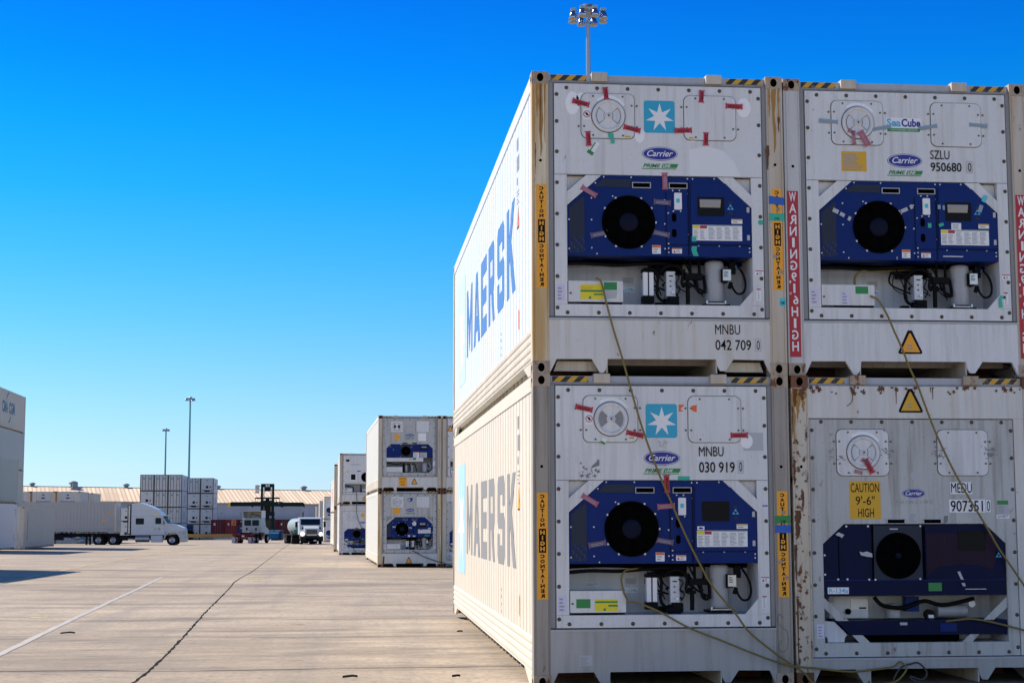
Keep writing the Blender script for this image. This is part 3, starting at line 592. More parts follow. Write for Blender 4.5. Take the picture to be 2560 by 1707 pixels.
    if o.get('dryer', True):
        b = MB(); b.box(1.088, 1.132, .17, .27, .77, .995, M['vwhite']); b.box(1.146, 1.188, .17, .27, .77, .995, M['vwhite']); b.box(1.1325, 1.1455, .18, .27, .78, .99, M['ink']); b.box(1.084, 1.192, .16, .28, .70, .769, M['black']); b.box(1.084, 1.24, .2, .28, .996, 1.03, M['black']); b.build('filter_unit', root)
    def comp():
        b = MB(); b.lathe([(.0, .40), (.07, .40), (.090, .385), (.094, .36), (.094, .02), (.088, .0)], (1.79, .22, .715), M['comp'], 28, 'z'); b.box(1.66, 1.92, .12, .32, .672, .690, M['black']); b.box(1.69, 1.89, .14, .30, .691, .702, M['steel'])
        for x in (1.70, 1.88): b.cyl((x, .14, .690), (x, .14, .722), .014, M['steel'], n=8)
        return b.mesh('compressor')
    cpz = put('compressor', cached('comp', comp), root)
    b = MB(); b.box(1.838, 1.90, .10, .2, .900, 1.026, M['black']); b.box(1.847, 1.925, .085, .0995, .912, 1.018, M['steel']); paper_lines(b, 1.855, 1.91, .945, 1.005, .0845, 4, 'ink'); b.build('terminal_box', cpz)
    b = MB(); b.tube(smooth_path([(1.93, .12, .90), (1.95, .10, .83), (1.99, .09, .785), (2.045, .09, .80), (2.066, .09, .87), (2.05, .1, .97), (2.0, .16, 1.075), (1.96, .2, 1.12)]), .011, M['black']); b.box(1.93, 1.99, .16, .22, .99, 1.10, M['black']); b.box(1.985, 2.01, .15, .18, 1.045, 1.07, M['bluetape']); b.cyl((1.915, .13, .84), (1.935, .13, .90), .02, M['black'], n=10); b.build('wiring_loop', root)
    b = MB(); b.box(.344, .866, .022, .30, .682, .883, M['white']); b.box(.344, .866, .020, .0215, .680, .6835, M['gasket']); b.cyl((.366, .015, .765), (.366, .022, .765), .010, M['bolt'], n=10); b.box(.47, .86, .03, .09, .668, .680, M['hole'])
    bx = b.build('controller_box', root, bevel=.006)
    refrigerant_label(root, .905, 1.055, .842, .893, .449); small_label(root, .93, 1.04, .925, .985, .449, None, 0, 3, base='vgrey'); small_label(root, .55, .70, .90, .945, .449, None, 0, 2, base='inner')
    small_label(root, 2.142, 2.226, .952, 1.003, .0138, 'red', .2, 2, True); small_label(root, 2.152, 2.196, .71, .828, .0138, 'red', .12, 6)
    small_label(root, .231, .307, .688, .841, .0138, None, 0, 4, base='lilac')
    return bx
# ---------------------------------------------------------------- front end of the flatter reefer unit with the taller top band
def front_thin(root, o, near=True):
    wm = M[o.get('panel', 'whitedirty')]; sill(root, dict(o, sill=o.get('sill', 'sill')), .255); header(root, o, 2.797)
    def panel():
        b = MB(); y0, y1 = .022, .06
        b.box(.160, 2.278, .012, .06, 2.490, 2.796, M['sill']); b.box(.160, .166, .012, .06, .256, 2.489, M['sill']); b.box(2.178, 2.278, .012, .06, .256, 2.489, M['sill'])
        b.box(.1665, 2.1775, .030, .06, 2.4805, 2.489, M['gasket']); b.box(.1665, .172, .03, .06, .256, 2.480, M['gasket']); b.box(2.172, 2.1775, .03, .06, .256, 2.480, M['gasket'])
        b.box(.1725, 2.1715, y0, y1, 1.492, 2.480, wm); b.box(.1725, .280, y0, y1, .385, 1.4915, wm); b.box(2.062, 2.1715, y0, y1, .385, 1.4915, wm); b.box(.1725, 2.1715, y0, y1, .256, .3845, wm)
        L = M['inner']; b.box(.28, 2.062, .46, .48, .33, 1.5, L); b.box(.25, .2795, .061, .459, .385, 1.5, L); b.box(2.0625, 2.09, .061, .459, .385, 1.5, L); b.box(.25, 2.09, .061, .459, .35, .384, L); b.box(.25, 2.09, .061, .459, 1.4925, 1.51, L)
        b.pr([(.2805, 1.306), (.488, 1.4915), (.2805, 1.4915)], .023, .05, wm); b.pr([(2.0615, 1.306), (2.0615, 1.4915), (1.866, 1.4915)], .023, .05, wm)
        for q in ([(.2805, .806), (.2805, .709), (.402, .589), (.516, .589)], [(2.0615, .806), (1.826, .589), (1.925, .589), (2.0615, .702)], [(.547, .455), (.645, .455), (.717, .385), (.614, .385)], [(1.688, .455), (1.775, .455), (1.709, .385), (1.610, .385)]): b.pr(q, .030, .05, wm)
        return b.mesh('machinery_panel')
    pn = put('machinery_panel', cached(('tp', wm.name), panel), root)
    xs = (.287, .581, .880, 1.178, 1.472, 1.766, 2.060); zs = (.331, .633, .923, 1.222, 1.523, 1.816, 2.115, 2.376)
    if o.get('bolts', True): bolts(root, pn, [(x, 2.456) for x in xs] + [(x, .289) for x in xs] + [(.196, z) for z in zs] + [(2.150, z) for z in zs], .022, near, .018)
    vent_and_hatch(root, (.433, .937, 1.947, 2.383), (1.419, 1.914, 1.949, 2.382), .022, o, near)
    bm = M[o.get('cover', 'bluedark')]
    def cover():
        b = MB(); y = .030
        b.pr([(.283, .816), (2.058, .820), (2.058, 1.303), (1.864, 1.485), (.491, 1.487), (.283, 1.303)], y, .40, bm)
        b.box(.284, 2.056, y - .008, y - .0005, .960, .968, M['blue']); b.box(.755, .770, y - .01, y - .0005, .97, 1.48, M['hole']); b.box(.43, .436, y - .004, y - .0005, .97, 1.42, M['hole']); b.box(1.246, 1.262, y - .012, y - .0005, .97, 1.47, M['hole'])
        b.box(.77, 1.245, y - .004, y - .0005, .97, 1.475, M['bluemesh'])
        for x, z in ((.51, 1.47), (.72, 1.47), (1.23, 1.47), (.295, 1.20), (.295, 1.02), (.42, .975), (.51, .975), (.72, .972), (.78, .97), (1.215, .975)): b.cyl((x, y - .010, z), (x, y, z), .010, M['screw'], n=8)
        b.box(.93, 1.01, y - .010, y - .005, 1.437, 1.450, M['vgrey'])
        return b.mesh('unit_cover')
    cv = put('unit_cover', cached(('tcov', bm.name), cover), root)
    fan_obj(cv, 1.008, 1.193, .205, .03, .0215)
    b = MB(); b.pr([(1.272, .972), (1.97, .972), (2.04, 1.06), (2.04, 1.305), (1.868, 1.470), (1.272, 1.470)], .014, .0295, bm)
    b.pr([(1.283, 1.400), (1.283, 1.02), (1.40, 1.09), (1.60, 1.115), (1.80, 1.10), (1.92, 1.06), (1.955, 1.15), (1.955, 1.400)], .012, .0135, M['pinkpaint']) if o.get('faded') else None
    cp = b.build('control_panel', root)
    b = MB(); b.pr(rrect(1.593, 1.861, 1.240, 1.425, .01), .006, .0115, M['screen']); b.build('display', cp)
    b = MB(); [b.pr([(1.985 + dx - .014, 1.175 + dz), (1.985 + dx + .014, 1.175 + dz), (1.985 + dx, 1.198 + dz)], .008, .0135, M['keyblue']) for dx, dz in ((-.015, 0), (.015, 0), (0, .025))]; b.build('keypad', cp)
    for x in (.903, 1.258):
        b = MB(); x1 = x + .180
        for q in (box4(x, x1, 1.493, 1.498), box4(x, x1, 1.533, 1.539), box4(x, x + .007, 1.4981, 1.5329), box4(x1 - .007, x1, 1.4981, 1.5329)): b.pr(q, .010, .0215, M['vgrey'])
        b.pr(box4(x + .0071, x1 - .0071, 1.4981, 1.5329), .019, .0215, M['hole']); b.build('lifting_slot', root)
    b = MB(); b.pr([(.404, .588), (2.054, .588), (2.054, .452), (.527, .455)], .036, .40, bm); b.box(1.01, 1.08, .030, .0355, .545, .570, M['vgrey']); b.box(1.40, 1.56, .030, .0355, .48, .56, M['blue']); b.box(.70, 1.6, .08, .35, .387, .451, M['hole']); b.build('lower_cover', root)
    b = MB(); b.pr([(.288, .586), (.388, .578), (.510, .458), (.486, .43), (.478, .388), (.323, .388), (.318, .43), (.288, .45)], .07, .12, M['inner']); b.build('gusset_plate', root)
    b = MB(); b.box(.41, .79, .30, .45, .597, .806, M['inner']); b.box(.62, .788, .294, .2995, .678, .778, M['vwhite']); b.box(.70, .77, .290, .2935, .685, .70, M['ink']); b.cyl((.59, .28, .66), (.59, .30, .66), .028, M['hole']); b.box(.375, .425, .2, .24, .75, .79, M['print']); b.build('controller_box', root)
    b = MB(); b.lathe([(.0, .14), (.06, .13), (.075, .10), (.075, .0)], (1.03, .28, .60), M['comp'], 20); b.box(1.13, 1.26, .2, .3, .66, .80, M['blue']); b.cyl((1.45, .26, .66), (1.74, .26, .66), .06, M['comp']); b.cyl((1.79, .22, .73), (1.79, .25, .73), .034, M['vwhite']); b.cyl((1.36, .2, .63), (1.36, .24, .63), .05, M['black']); b.box(1.34, 1.39, .17, .195, .60, .63, M['vwhite'])
    b.tube(smooth_path([(.82, .2, .80), (.9, .18, .72), (1.1, .16, .70), (1.3, .18, .76), (1.5, .2, .72), (1.8, .2, .78)]), .02, M['black']); b.build('pipework', root)
    refrigerant_label(cv, .318, .522, .839, .900, .0295, 'R-134a'); stick(cv, 'sticker', box4(1.296, 1.425, .860, .938), .0295, 'green'); stick(cv, 'sticker', box4(1.656, 1.860, .874, .879), .0295, 'vwhite')
    small_label(root, .205, .273, .430, .560, .0215, None, 0, 4, base='lilac')
    return pn
# ---------------------------------------------------------------- side lettering
GLY = {
 'M': [[(0, 0), (.2, 0), (.2, 1), (0, 1)], [(.8, 0), (1, 0), (1, 1), (.8, 1)], [(.2, 1), (.2, .62), (.5, .04), (.5, .44)], [(.8, 1), (.5, .44), (.5, .04), (.8, .62)]],
 'A': [[(0, 0), (.28, 0), (.5, .75), (.5, 1), (.37, 1)], [(.63, 1), (.5, 1), (.5, .75), (.72, 0), (1, 0)], [(.335, .18), (.665, .18), (.603, .39), (.397, .39)]],
 'E': [[(0, 0), (.3, 0), (.3, 1), (0, 1)], [(.3, 0), (1, 0), (1, .22), (.3, .22)], [(.3, .39), (.95, .39), (.95, .60), (.3, .60)], [(.3, .78), (1, .78), (1, 1), (.3, 1)]],
 'R': [[(0, 0), (.3, 0), (.3, 1), (0, 1)], [(.3, .79), (1, .79), (1, .90), (.88, 1), (.3, 1)], [(.72, .58), (1, .58), (1, .79), (.72, .79)], [(.3, .38), (.88, .38), (1, .47), (1, .58), (.3, .58)], [(.48, .38), (.74, 0), (1.06, 0), (.80, .38)]],
 'S': [[(.02, .79), (1, .79), (1, .91), (.88, 1), (.12, 1), (.0, .91)], [(0, .58), (.3, .58), (.3, .79), (0, .79)], [(0, .58), (0, .48), (.12, .40), (1, .40), (1, .50), (.88, .58)], [(.7, .21), (1, .21), (1, .40), (.7, .40)], [(0, .21), (0, .09), (.12, 0), (.88, 0), (1, .09), (1, .21)], [(.72, .66), (1, .66), (1, .79), (.72, .79)], [(0, .21), (.28, .21), (.28, .34), (0, .34)]],
 'K': [[(0, 0), (.3, 0), (.3, 1), (0, 1)], [(.3, .36), (.54, .57), (1, 1), (.66, 1), (.3, .64)], [(.38, .43), (.68, 0), (1.04, 0), (.56, .585)]]}
def side_marks(root, letters, square, tri_m):
    fr = lambda y0: (lambda u, v, d: (d, y0 - u, v))
    b = MB()
    for ch, ya, yb in (('M', 9.08, 7.95), ('A', 7.66, 6.58), ('E', 6.36, 5.45), ('R', 5.15, 4.32), ('S', 3.90, 3.02), ('K', 2.70, 1.78)):
        for poly in GLY[ch]: b.ext([(u * (ya - yb), 1.04 + v * .99) for u, v in poly], fr(ya), .0125, .0135, M[letters])
    b.build('lettering', root)
    b = MB(); b.ext(rrect(0, 1.50, .72, 2.38, .10), fr(10.95), .0125, .0135, M[square]); b.ext(star(.75, 1.50, .70, .40), fr(10.95), .0105, .0120, M['vwhite']); b.build('logo', root)
    b = MB(); b.ext([(0, 1.65), (.20, 1.65), (.10, 1.88)], fr(1.55), .0125, .0135, M[tri_m]); b.ext([(.0, 1.635), (.2, 1.635), (.2, 1.648), (0, 1.648)], fr(1.55), .0125, .0135, M['ink'])
    b.ext(box4(0, .055, .58, .78), fr(1.44), .0125, .0135, M[tri_m]); b.build('warning_sign', root)
    b = MB()
    for z0, h, wd, m in ((2.46, .13, .17, 'print'), (2.24, .16, .30, 'print'), (2.10, .08, .12, 'print'), (1.98, .015, .2, 'print'), (2.02, .015, .2, 'print'), (1.94, .015, .15, 'print'), (1.90, .015, .2, 'print')):
        for k in range(max(1, int(wd / .05))): b.ext(box4(k * .05, k * .05 + .034, z0, z0 + h), fr(1.56), .0125, .0135, M[m])
    for z0, h in ((.74, .03), (.66, .04), (.58, .03), (.50, .03)): b.ext(box4(0, .05, z0, z0 + h), fr(3.43), .0125, .0135, M['print'])
    b.build('small_lettering', root)
# ---------------------------------------------------------------- the near stack of four
G4 = 'near stack of four reefer containers'
# upper left
c = thing('reefer_container', 'white reefer with star logo, red seal tapes and yellow-stained post, upper in the corner column', 'container', (0, 0, 2.8965), 0, G4)
o = dict(post='postyellow', postr='posttan', cast='castlight', side='sidewhite', rail='railcream', vent='white')
shell(c, o); bx = front_prime(c, o)
side_marks(c, 'letterblue', 'logofade', 'orange')
star_logo(c, 1.083, 1.384, 2.321, 2.636, .0138); carrier_oval(c, 1.061, 1.407, 2.049, 2.185, .0138, 'prime')
for q in ((.473, 2.597, -14), (.965, 2.354, -13), (1.463, 2.348, 2), (1.963, 2.596, -2)): seal(c, *q, .0015)
for x, z, hh, a in ((.714, 2.695, .118, 6), (1.645, 2.685, .12, -4), (1.682, 2.27, .125, -2), (.543, 2.25, .14, 4)): seal(c, x, z, 90 + a, .0015, 'redtape', hh, .045)
seal(c, 1.28, 1.853, 92, .0135, 'pinktape', .16, .05); seal(c, .546, 1.74, -30, .0135, 'pinktape', .165, .045)
cov = [k for k in c.children if k.name.startswith('unit_cover')][0]
for q in ((1.253, 1.648, -4), (.640, 1.332, 12), (1.238, 1.345, -11)): seal(cov, *q, .0175, 'cleartape')
for poly in ([(.734, 2.34), (.76, 2.405), (.79, 2.385), (.775, 2.335)], [(.732, 2.31), (.785, 2.305), (.79, 2.245), (.798, 2.21), (.765, 2.205), (.755, 2.25), (.735, 2.27)]): stick(c, 'tape_scrap', poly, .0005, 'teal')
stick(c, 'sticker', [(.526, 2.12), (.580, 2.086), (.655, 2.205), (.606, 2.236)], .0138, 'vwhite', None, lambda b, yy: (b.pr([(.526, 2.12), (.580, 2.086), (.598, 2.115), (.544, 2.149)], yy - .0005, yy, M['green']), b.pr(rect(.585, 2.175, .012, .10, -32), yy - .0005, yy, M['green'])))
stick(cov, 'tape_scrap', [(1.55, 1.135), (1.60, 1.135), (1.58, 1.19), (1.585, 1.23), (1.535, 1.23), (1.53, 1.19)], .0225, 'teal'); stick(cov, 'tape_scrap', box4(1.532, 1.575, 1.272, 1.32), .0075, 'teal')
for x0, x1, z0, z1 in ((.325, .46, 2.48, 2.71), (.99, 1.09, 2.22, 2.38), (1.50, 1.62, 2.24, 2.39), (1.99, 2.13, 2.49, 2.68), (.43, .52, 2.60, 2.70)): stick(c, 'tape_residue', ellipse((x0 + x1) / 2, (z0 + z1) / 2, (x1 - x0) / 2, (z1 - z0) / 2, 14), .0139, 'residue')
stick(c, 'tape_residue', [(1.52, 1.91), (2.02, 1.91), (1.96, 2.05), (1.85, 2.16), (1.70, 2.20), (1.52, 2.17)], .0139, 'residue2')
small_label(c, .494, .566, 2.435, 2.545, .0028, None, 0, 0); stick(c, 'sticker', ellipse(.530, 2.487, .034, .034, 20), .0012, 'red', None, lambda b, yy: (b.pr(ellipse(.530, 2.487, .027, .027, 20), yy - .0005, yy, M['vwhite']), b.pr(rect(.530, 2.487, .045, .012, -35), yy - .001, yy - .0006, M['red']), b.pr(rect(.530, 2.487, .018, .030, 20), yy - .0016, yy - .0011, M['ink'])))
stick(c, 'sticker', box4(.893, .950, 2.268, 2.284), .0028, 'mustard'); stick(c, 'sticker', box4(1.515, 1.562, 2.268, 2.284), .0028, 'mustard')
stick(c, 'tape_scrap', ellipse(2.206, 1.468, .027, .026, 9), .0138, 'teal')
stick(bx, 'sticker', box4(.458, .673, .708, .850), .0215, 'yellow', None, lambda b, yy: (b.pr(box4(.460, .672, .778, .796), yy - .0005, yy, M['green']), b.pr(box4(.585, .672, .748, .762), yy - .0005, yy, M['green']), b.pr(box4(.540, .560, .712, .735), yy - .0005, yy, M['green']), paper_lines(b, .465, .668, .80, .835, yy, 3, 'mustard')))
stick(bx, 'sticker', box4(.684, .808, .798, .873), .0215, 'green'); stick(bx, 'sticker', [(.69, .71), (.80, .72), (.815, .79), (.69, .795)], .0215, 'vgrey')
caution_strip(c, .040, .139, .810, 1.798, .0037); caution_strip(c, 2.318, 2.416, .812, 1.796, .0037, True)
stick(c, 'tape_scrap', [(2.288, 1.648), (2.437, 1.636), (2.437, 1.708), (2.288, 1.726)], .0015, 'bluetape'); stick(c, 'tape_scrap', box4(2.286, 2.437, 1.483, 1.555), .0015, 'teal', None, lambda b, yy: text(b, 'OK', 2.338, 2.392, 1.492, 1.516, yy, M['ink'], bold=.02))
stick(c, 'tape_scrap', box4(2.376, 2.436, .661, .737), .0035, 'aqua', None, lambda b, yy: text(b, 'OK', 2.382, 2.430, .676, .706, yy, M['ink'], bold=.03))
id_code(c, 'MNBU', '042 709', '0', (1.745, 1.986, .383, .477), (1.745, 2.090, .233, .332), (2.130, 2.186, .225, .342), .0098)
def runs(root, name, spots, y, m):
    b = MB()
    for x, zt, zb, w_ in spots:
        L_, R_ = [], []
        for i in range(9):
            z = zt + (zb - zt) * i / 8; hw = w_ * (.5 + random.uniform(-.18, .18)) * (1 - .75 * (i / 8) ** 2); dx = random.uniform(-.15, .15) * w_; L_.append((x - hw + dx, z)); R_.append((x + hw + dx, z))
        b.pr(L_ + R_[::-1], y - .0006, y, M[m])
    return b.build(name, root)
runs(c, 'rust_run', [(.088, 2.775, 2.07, .038), (.05, 2.775, 2.45, .022), (.128, 2.775, 2.20, .018)], .0038, 'runbrown'); runs(c, 'rust_run', [(.084, 2.775, 2.30, .010), (.035, 2.2, 1.9, .008)], .0030, 'rundark')
runs(c, 'rust_run', [(2.355, 2.775, 2.15, .040), (2.31, 2.775, 2.5, .02), (2.40, 2.775, 2.35, .018)], .0038, 'runbrown'); runs(c, 'grime_patch', [(2.285, 2.22, 1.98, .03), (2.40, 2.5, 2.35, .02)], .0030, 'rundark')
runs(c, 'rust_run', [(.25, .10, .01, .03), (.205, .50, .15, .05), (.16, .51, .2, .03)], .0095, 'runbrown') if False else None
# lower left
c = thing('reefer_container', 'white reefer with star logo, grimy grey-brown posts and faded grey side lettering, lower corner', 'container', (0, 0, 0), 0, G4)
o = dict(post='postgrey', postr='postgrey', cast='castlight', side='sidecream', rail='sidecream', vent='grey', sill='sillgrey', panel='white', darkgap=True, lcd=False)
shell(c, o); bx = front_prime(c, o)
side_marks(c, 'lettergrey', 'logofade2', 'amber')
star_logo(c, 1.068, 1.368, 2.299, 2.618, .0138); carrier_oval(c, 1.045, 1.392, 2.041, 2.176, .0138, 'prime')
for q in ((.482, 2.573, -12), (.962, 2.334, -12), (1.958, 2.325, 1)): seal(c, *q, .0015)
stick(c, 'seal_tape', [(1.385, 2.545), (1.432, 2.550), (1.40, 2.57), (1.442, 2.612), (1.385, 2.612)], .0135, 'orange'); stick(c, 'seal_tape', [(1.508, 2.555), (1.553, 2.54), (1.556, 2.61), (1.505, 2.60)], .0015, 'orange')
stick(c, 'sticker', box4(.711, .764, 2.322, 2.367), .0008, 'vwhite', None, lambda b, yy: b.pr(box4(.711, .726, 2.322, 2.367), yy - .0005, yy, M['green']))
stick(c, 'sticker', [(.633, 2.255), (.672, 2.232), (.70, 2.285), (.655, 2.30)], .0008, 'vwhite', None, lambda b, yy: b.pr([(.633, 2.255), (.672, 2.232), (.683, 2.25), (.642, 2.272)], yy - .0005, yy, M['green']))
stick(c, 'tape_scrap', box4(1.368, 1.482, 1.900, 1.940), .0138, 'teal'); stick(c, 'sticker', box4(.906, .952, 2.290, 2.308), .0028, 'mustard')
small_label(c, .492, .566, 2.422, 2.530, .0028, None, 0, 0); stick(c, 'sticker', ellipse(.530, 2.476, .034, .034, 20), .0012, 'red', None, lambda b, yy: (b.pr(ellipse(.530, 2.476, .027, .027, 20), yy - .0005, yy, M['vwhite']), b.pr(rect(.530, 2.476, .045, .012, -35), yy - .001, yy - .0006, M['red']), b.pr(rect(.530, 2.476, .018, .030, 20), yy - .0016, yy - .0011, M['ink'])))
seal(c, 1.262, 1.87, 92, .0130, 'redtape', .165, .05); seal(c, .533, 1.72, -31, .0130, 'pinktape', .17, .046)
cov = [k for k in c.children if k.name.startswith('unit_cover')][0]
for q in ((1.254, 1.660, 4), (.600, 1.312, 10), (1.236, 1.336, -10)): seal(cov, *q, .0175, 'pinktape' if q[2] == 4 else 'cleartape')
small_label(cov, 1.545, 1.613, 1.438, 1.474, .0085, None, 0, 0); stick(cov, 'sticker', ellipse(1.579, 1.456, .022, .010, 16), .0065, 'oval')
stick(c, 'tape_residue', box4(2.0, 2.19, 2.18, 2.35), .0139, 'vgrey'); stick(c, 'tape_residue', ellipse(2.03, 2.27, .06, .07, 14), .0122, 'residue')
def scraps(b, yy):
    for k in range(24):
        x, z = random.uniform(.43, .62), random.uniform(1.93, 2.09); b.pr(star(x, z, random.uniform(.006, .026), .4, 4, random.uniform(0, 90)), yy - .0004 - k * 1e-5, yy - k * 1e-5, M['faint'])
    b.pr([(.56, 2.04), (.625, 2.095), (.625, 2.04), (.54, 2.01)], yy - .001, yy - .0008, M['faint'])
    for k in range(14): b.pr(star(random.uniform(1.19, 1.28), random.uniform(2.19, 2.28), .012, .4, 4, random.uniform(0, 90)), yy - .0004 - k * 1e-5, yy - k * 1e-5, M['vgrey'])
stick(c, 'torn_sticker', None, .0138, 'faint', None, scraps)
id_code(c, 'MNBU', '030 919', '0', (1.571, 1.807, 2.126, 2.217), (1.571, 1.912, 1.974, 2.074), (1.942, 1.995, 1.970, 2.088), .0098)
stick(bx, 'sticker', box4(.401, .533, .725, .808), .0215, 'green'); stick(bx, 'sticker', box4(.575, .789, .697, .804), .0215, 'yellow', None, lambda b, yy: (b.pr(box4(.577, .787, .772, .788), yy - .0005, yy, M['green']), b.pr(box4(.70, .787, .738, .755), yy - .0005, yy, M['green']), b.pr(box4(.655, .675, .70, .722), yy - .0005, yy, M['green'])))
caution_strip(c, .036, .137, .808, 1.790, .0037); caution_strip(c, 2.310, 2.410, .815, 1.800, .0037, True)
stick(c, 'tape_scrap', box4(2.284, 2.436, 1.497, 1.571), .0015, 'green', None, lambda b, yy: text(b, 'OK', 2.342, 2.395, 1.506, 1.530, yy, M['ink'], bold=.02)); stick(c, 'tape_scrap', box4(2.284, 2.437, 1.410, 1.486), .0015, 'bluetape'); stick(c, 'tape_scrap', box4(2.172, 2.222, 1.657, 1.670), .0138, 'bluetape')
small_label(c, .425, .546, .203, .296, .0095, None, 0, 7, base='vgrey')
b = MB(); b.tube(smooth_path([(2.35, .002, .62), (2.31, .002, .66), (2.29, .002, .60), (2.33, .002, .54), (2.38, .002, .50), (2.39, .002, .42), (2.38, .002, .34), (2.33, .002, .31), (2.30, .002, .36), (2.33, .002, .42)]), .003, M['faint'], 5); b.build('chalk_mark', c)
# upper right
c = thing('reefer_container', 'white reefer with tall red warning strips on its posts, upper in the right column', 'container', (2.463, .05, 2.8965), 0, G4)
o = dict(post='postclean', postr='posttan', cast='castlight', side='white', rail='white', vent='white', darkgap=True, dryer=False, sill='white')
shell(c, o); bx = front_prime(c, o)
stick(c, 'logo', box4(1.022, 1.378, 2.395, 2.535), .0138, 'vwhite', None, lambda b, yy: (text(b, 'Sea', 1.030, 1.172, 2.445, 2.527, yy, M['cyanink'], bold=.035), text(b, 'Cube', 1.178, 1.370, 2.445, 2.527, yy, M['oval'], bold=.035), b.pr(box4(1.035, 1.362, 2.397, 2.430), yy - .0005, yy, M['green']), text(b, 'CONTAINER LEASING', 1.06, 1.34, 2.407, 2.420, yy - .001, M['vwhite'])))
carrier_oval(c, 1.026, 1.376, 2.039, 2.178, .0138, 'prime')
small_label(c, .569, .818, 1.994, 2.190, .0138, None, 0, 8, base='mustard')
id_code(c, 'SZLU', '950680', '0', (1.459, 1.652, 2.129, 2.217), (1.459, 1.770, 2.008, 2.097), (1.822, 1.881, 1.998, 2.114), .0098)
for q in ((.447, 2.482, -4), (.980, 2.428, 10), (1.443, 2.445, 10), (1.950, 2.474, -4)): seal(c, *q, .0015, 'greytape', .18, .036)
seal(c, .790, 2.315, -60, -.022, 'pinktape', .16, .06); seal(c, .685, 2.318, -85, -.022, 'pinktape', .13, .035); seal(c, .665, 2.378, -25, -.022, 'pinktape', .07, .035)
def warn(x0, x1, wavy=0):
    def ex(b, yy):
        xc = (x0 + x1) / 2; st = 1.595 / 14.3; z = 1.776
        for ch in 'WARNING': text(b, ch, xc - (.013 if ch == 'I' else .034), xc + (.013 if ch == 'I' else .034), z - .092, z, yy, M['vwhite'], mirror=True, bold=.02); z -= st
        for ch, d in (("9", 0), ("'", .035), ("1", -.0), ('"', .035), ("6", -.012)):
            if ch in '\'"': text(b, ch, xc - .012 - d, xc + .004 - d, z + .004, z + .030, yy, M['vwhite'], mirror=True)
            else: text(b, {'1': 'I'}.get(ch, ch), xc - (.010 if ch == '1' else .026) - d, xc + (.010 if ch == '1' else .026) - d, z - .088, z, yy, M['vwhite'], mirror=True, bold=.02); z -= st
        for ch in 'HIGH': text(b, ch, xc - (.012 if ch == 'I' else .032), xc + (.012 if ch == 'I' else .032), z - .092, z, yy, M['vwhite'], mirror=True, bold=.02); z -= st
    stick(c, 'warning_strip', box4(x0, x1, .178, 1.788), .0037, 'red', None, ex)
warn(.016, .126); warn(2.300, 2.410)
triangle_sign(c, 1.201, .217, .240, .228, .0095, 'amber')
cov = [k for k in c.children if k.name.startswith('unit_cover')][0]
for x, z, w_, h_, a in ((.50, 1.603, .06, .04, -25), (.565, 1.568, .05, .036, -28), (.635, 1.530, .03, .042, -28), (1.135, 1.60, .026, .04, 25), (1.185, 1.622, .07, .036, 24), (1.255, 1.655, .03, .04, 24)): stick(cov, 'tape_scrap', rect(x, z, w_, h_, a), .0175, 'vgrey')
for x, z, w_, h_, a, m in ((1.53, 1.655, .03, .042, 0, 'greytape'), (1.575, 1.65, .022, .045, 0, 'greytape'), (1.945, 1.645, .04, .075, -20, 'greytape'), (1.99, 1.745, .04, .07, -30, 'aqua'), (1.435, 1.475, .035, .045, 0, 'teal'), (1.545, 1.48, .05, .03, 20, 'teal'), (1.10, 1.15, .008, .03, 0, 'vgrey'), (1.66, 1.173, .20, .008, 0, 'vwhite')): stick(cov, 'tape_scrap', rect(x, z, w_, h_, a), .004 if z > 1.24 and x > 1.5 else .0215, m)
small_label(cov, 1.647, 1.745, 1.434, 1.500, .0075, None, 0, 3); 
stick(bx, 'sticker', box4(.678, .803, .797, .868), .0215, 'green'); small_label(bx, .535, .613, .684, .827, .0215, None, 0, 4, base='lilac')
stick(c, 'tape_scrap', [(2.10, .675), (2.14, .675), (2.13, .76), (2.18, .765), (2.17, .79), (2.12, .795), (2.10, .76)], .0138, 'teal')
b = MB(); b.tube(smooth_path([(1.43, .3, 1.09), (1.2, .26, 1.068), (1.03, .22, 1.052), (.85, .17, 1.045), (.75, .13, 1.02), (.70, .1, .96), (.694, .09, .884)]), .012, M['cable']); b.build('inner_cable', c)
# lower right
c = thing('reefer_container', 'rust-streaked white reefer with yellow CAUTION height panel, lower in the right column', 'container', (2.468, 0, 0), 0, G4)
o = dict(post='postrust', postr='postrust', cast='castrust', side='white', rail='white', vent='white', darkgap=True, sill='sillgrey', panel='whitedirty', faded=True, lug='castlight', headrail='grey')
shell(c, o); front_thin(c, o)
triangle_sign(c, 1.166, 2.546, .240, .228, .0115, 'mustard')
def rusty(b, yy):
    for k in range(46):
        x = random.uniform(.17, 2.26); z = 2.795 - abs(random.gauss(0, .03)) - .004; b.pr(star(x, z, random.uniform(.008, .030), .5, 5, random.uniform(0, 70)), yy - .0004 - k * 1e-5, yy - k * 1e-5, M['rust'])
    for x, l in ((.20, .03), (1.02, .16), (1.38, .12), (1.36, .05), (.9, .05)): b.pr([(x, 2.79), (x + .012, 2.79), (x + .008, 2.79 - l), (x + .004, 2.79 - l)], yy - .0012, yy - .0008, M['rust'])
stick(c, 'rust_patch', None, .0115, 'rust', None, rusty)
runs(c, 'rust_run', [(.02, 2.77, 2.25, .035), (.06, 2.77, 2.48, .05), (.115, 2.77, 2.55, .05)], .0038, 'runbrown'); runs(c, 'rust_run', [(.035, 2.77, 2.6, .05), (.10, 2.77, 2.66, .06), (.008, 2.6, 2.3, .015), (.014, 2.10, 1.86, .026), (.04, 1.62, 1.36, .055), (.012, 1.30, .95, .02), (.018, .80, .2, .018), (.09, 1.80, 1.62, .03)], .0030, 'rust')
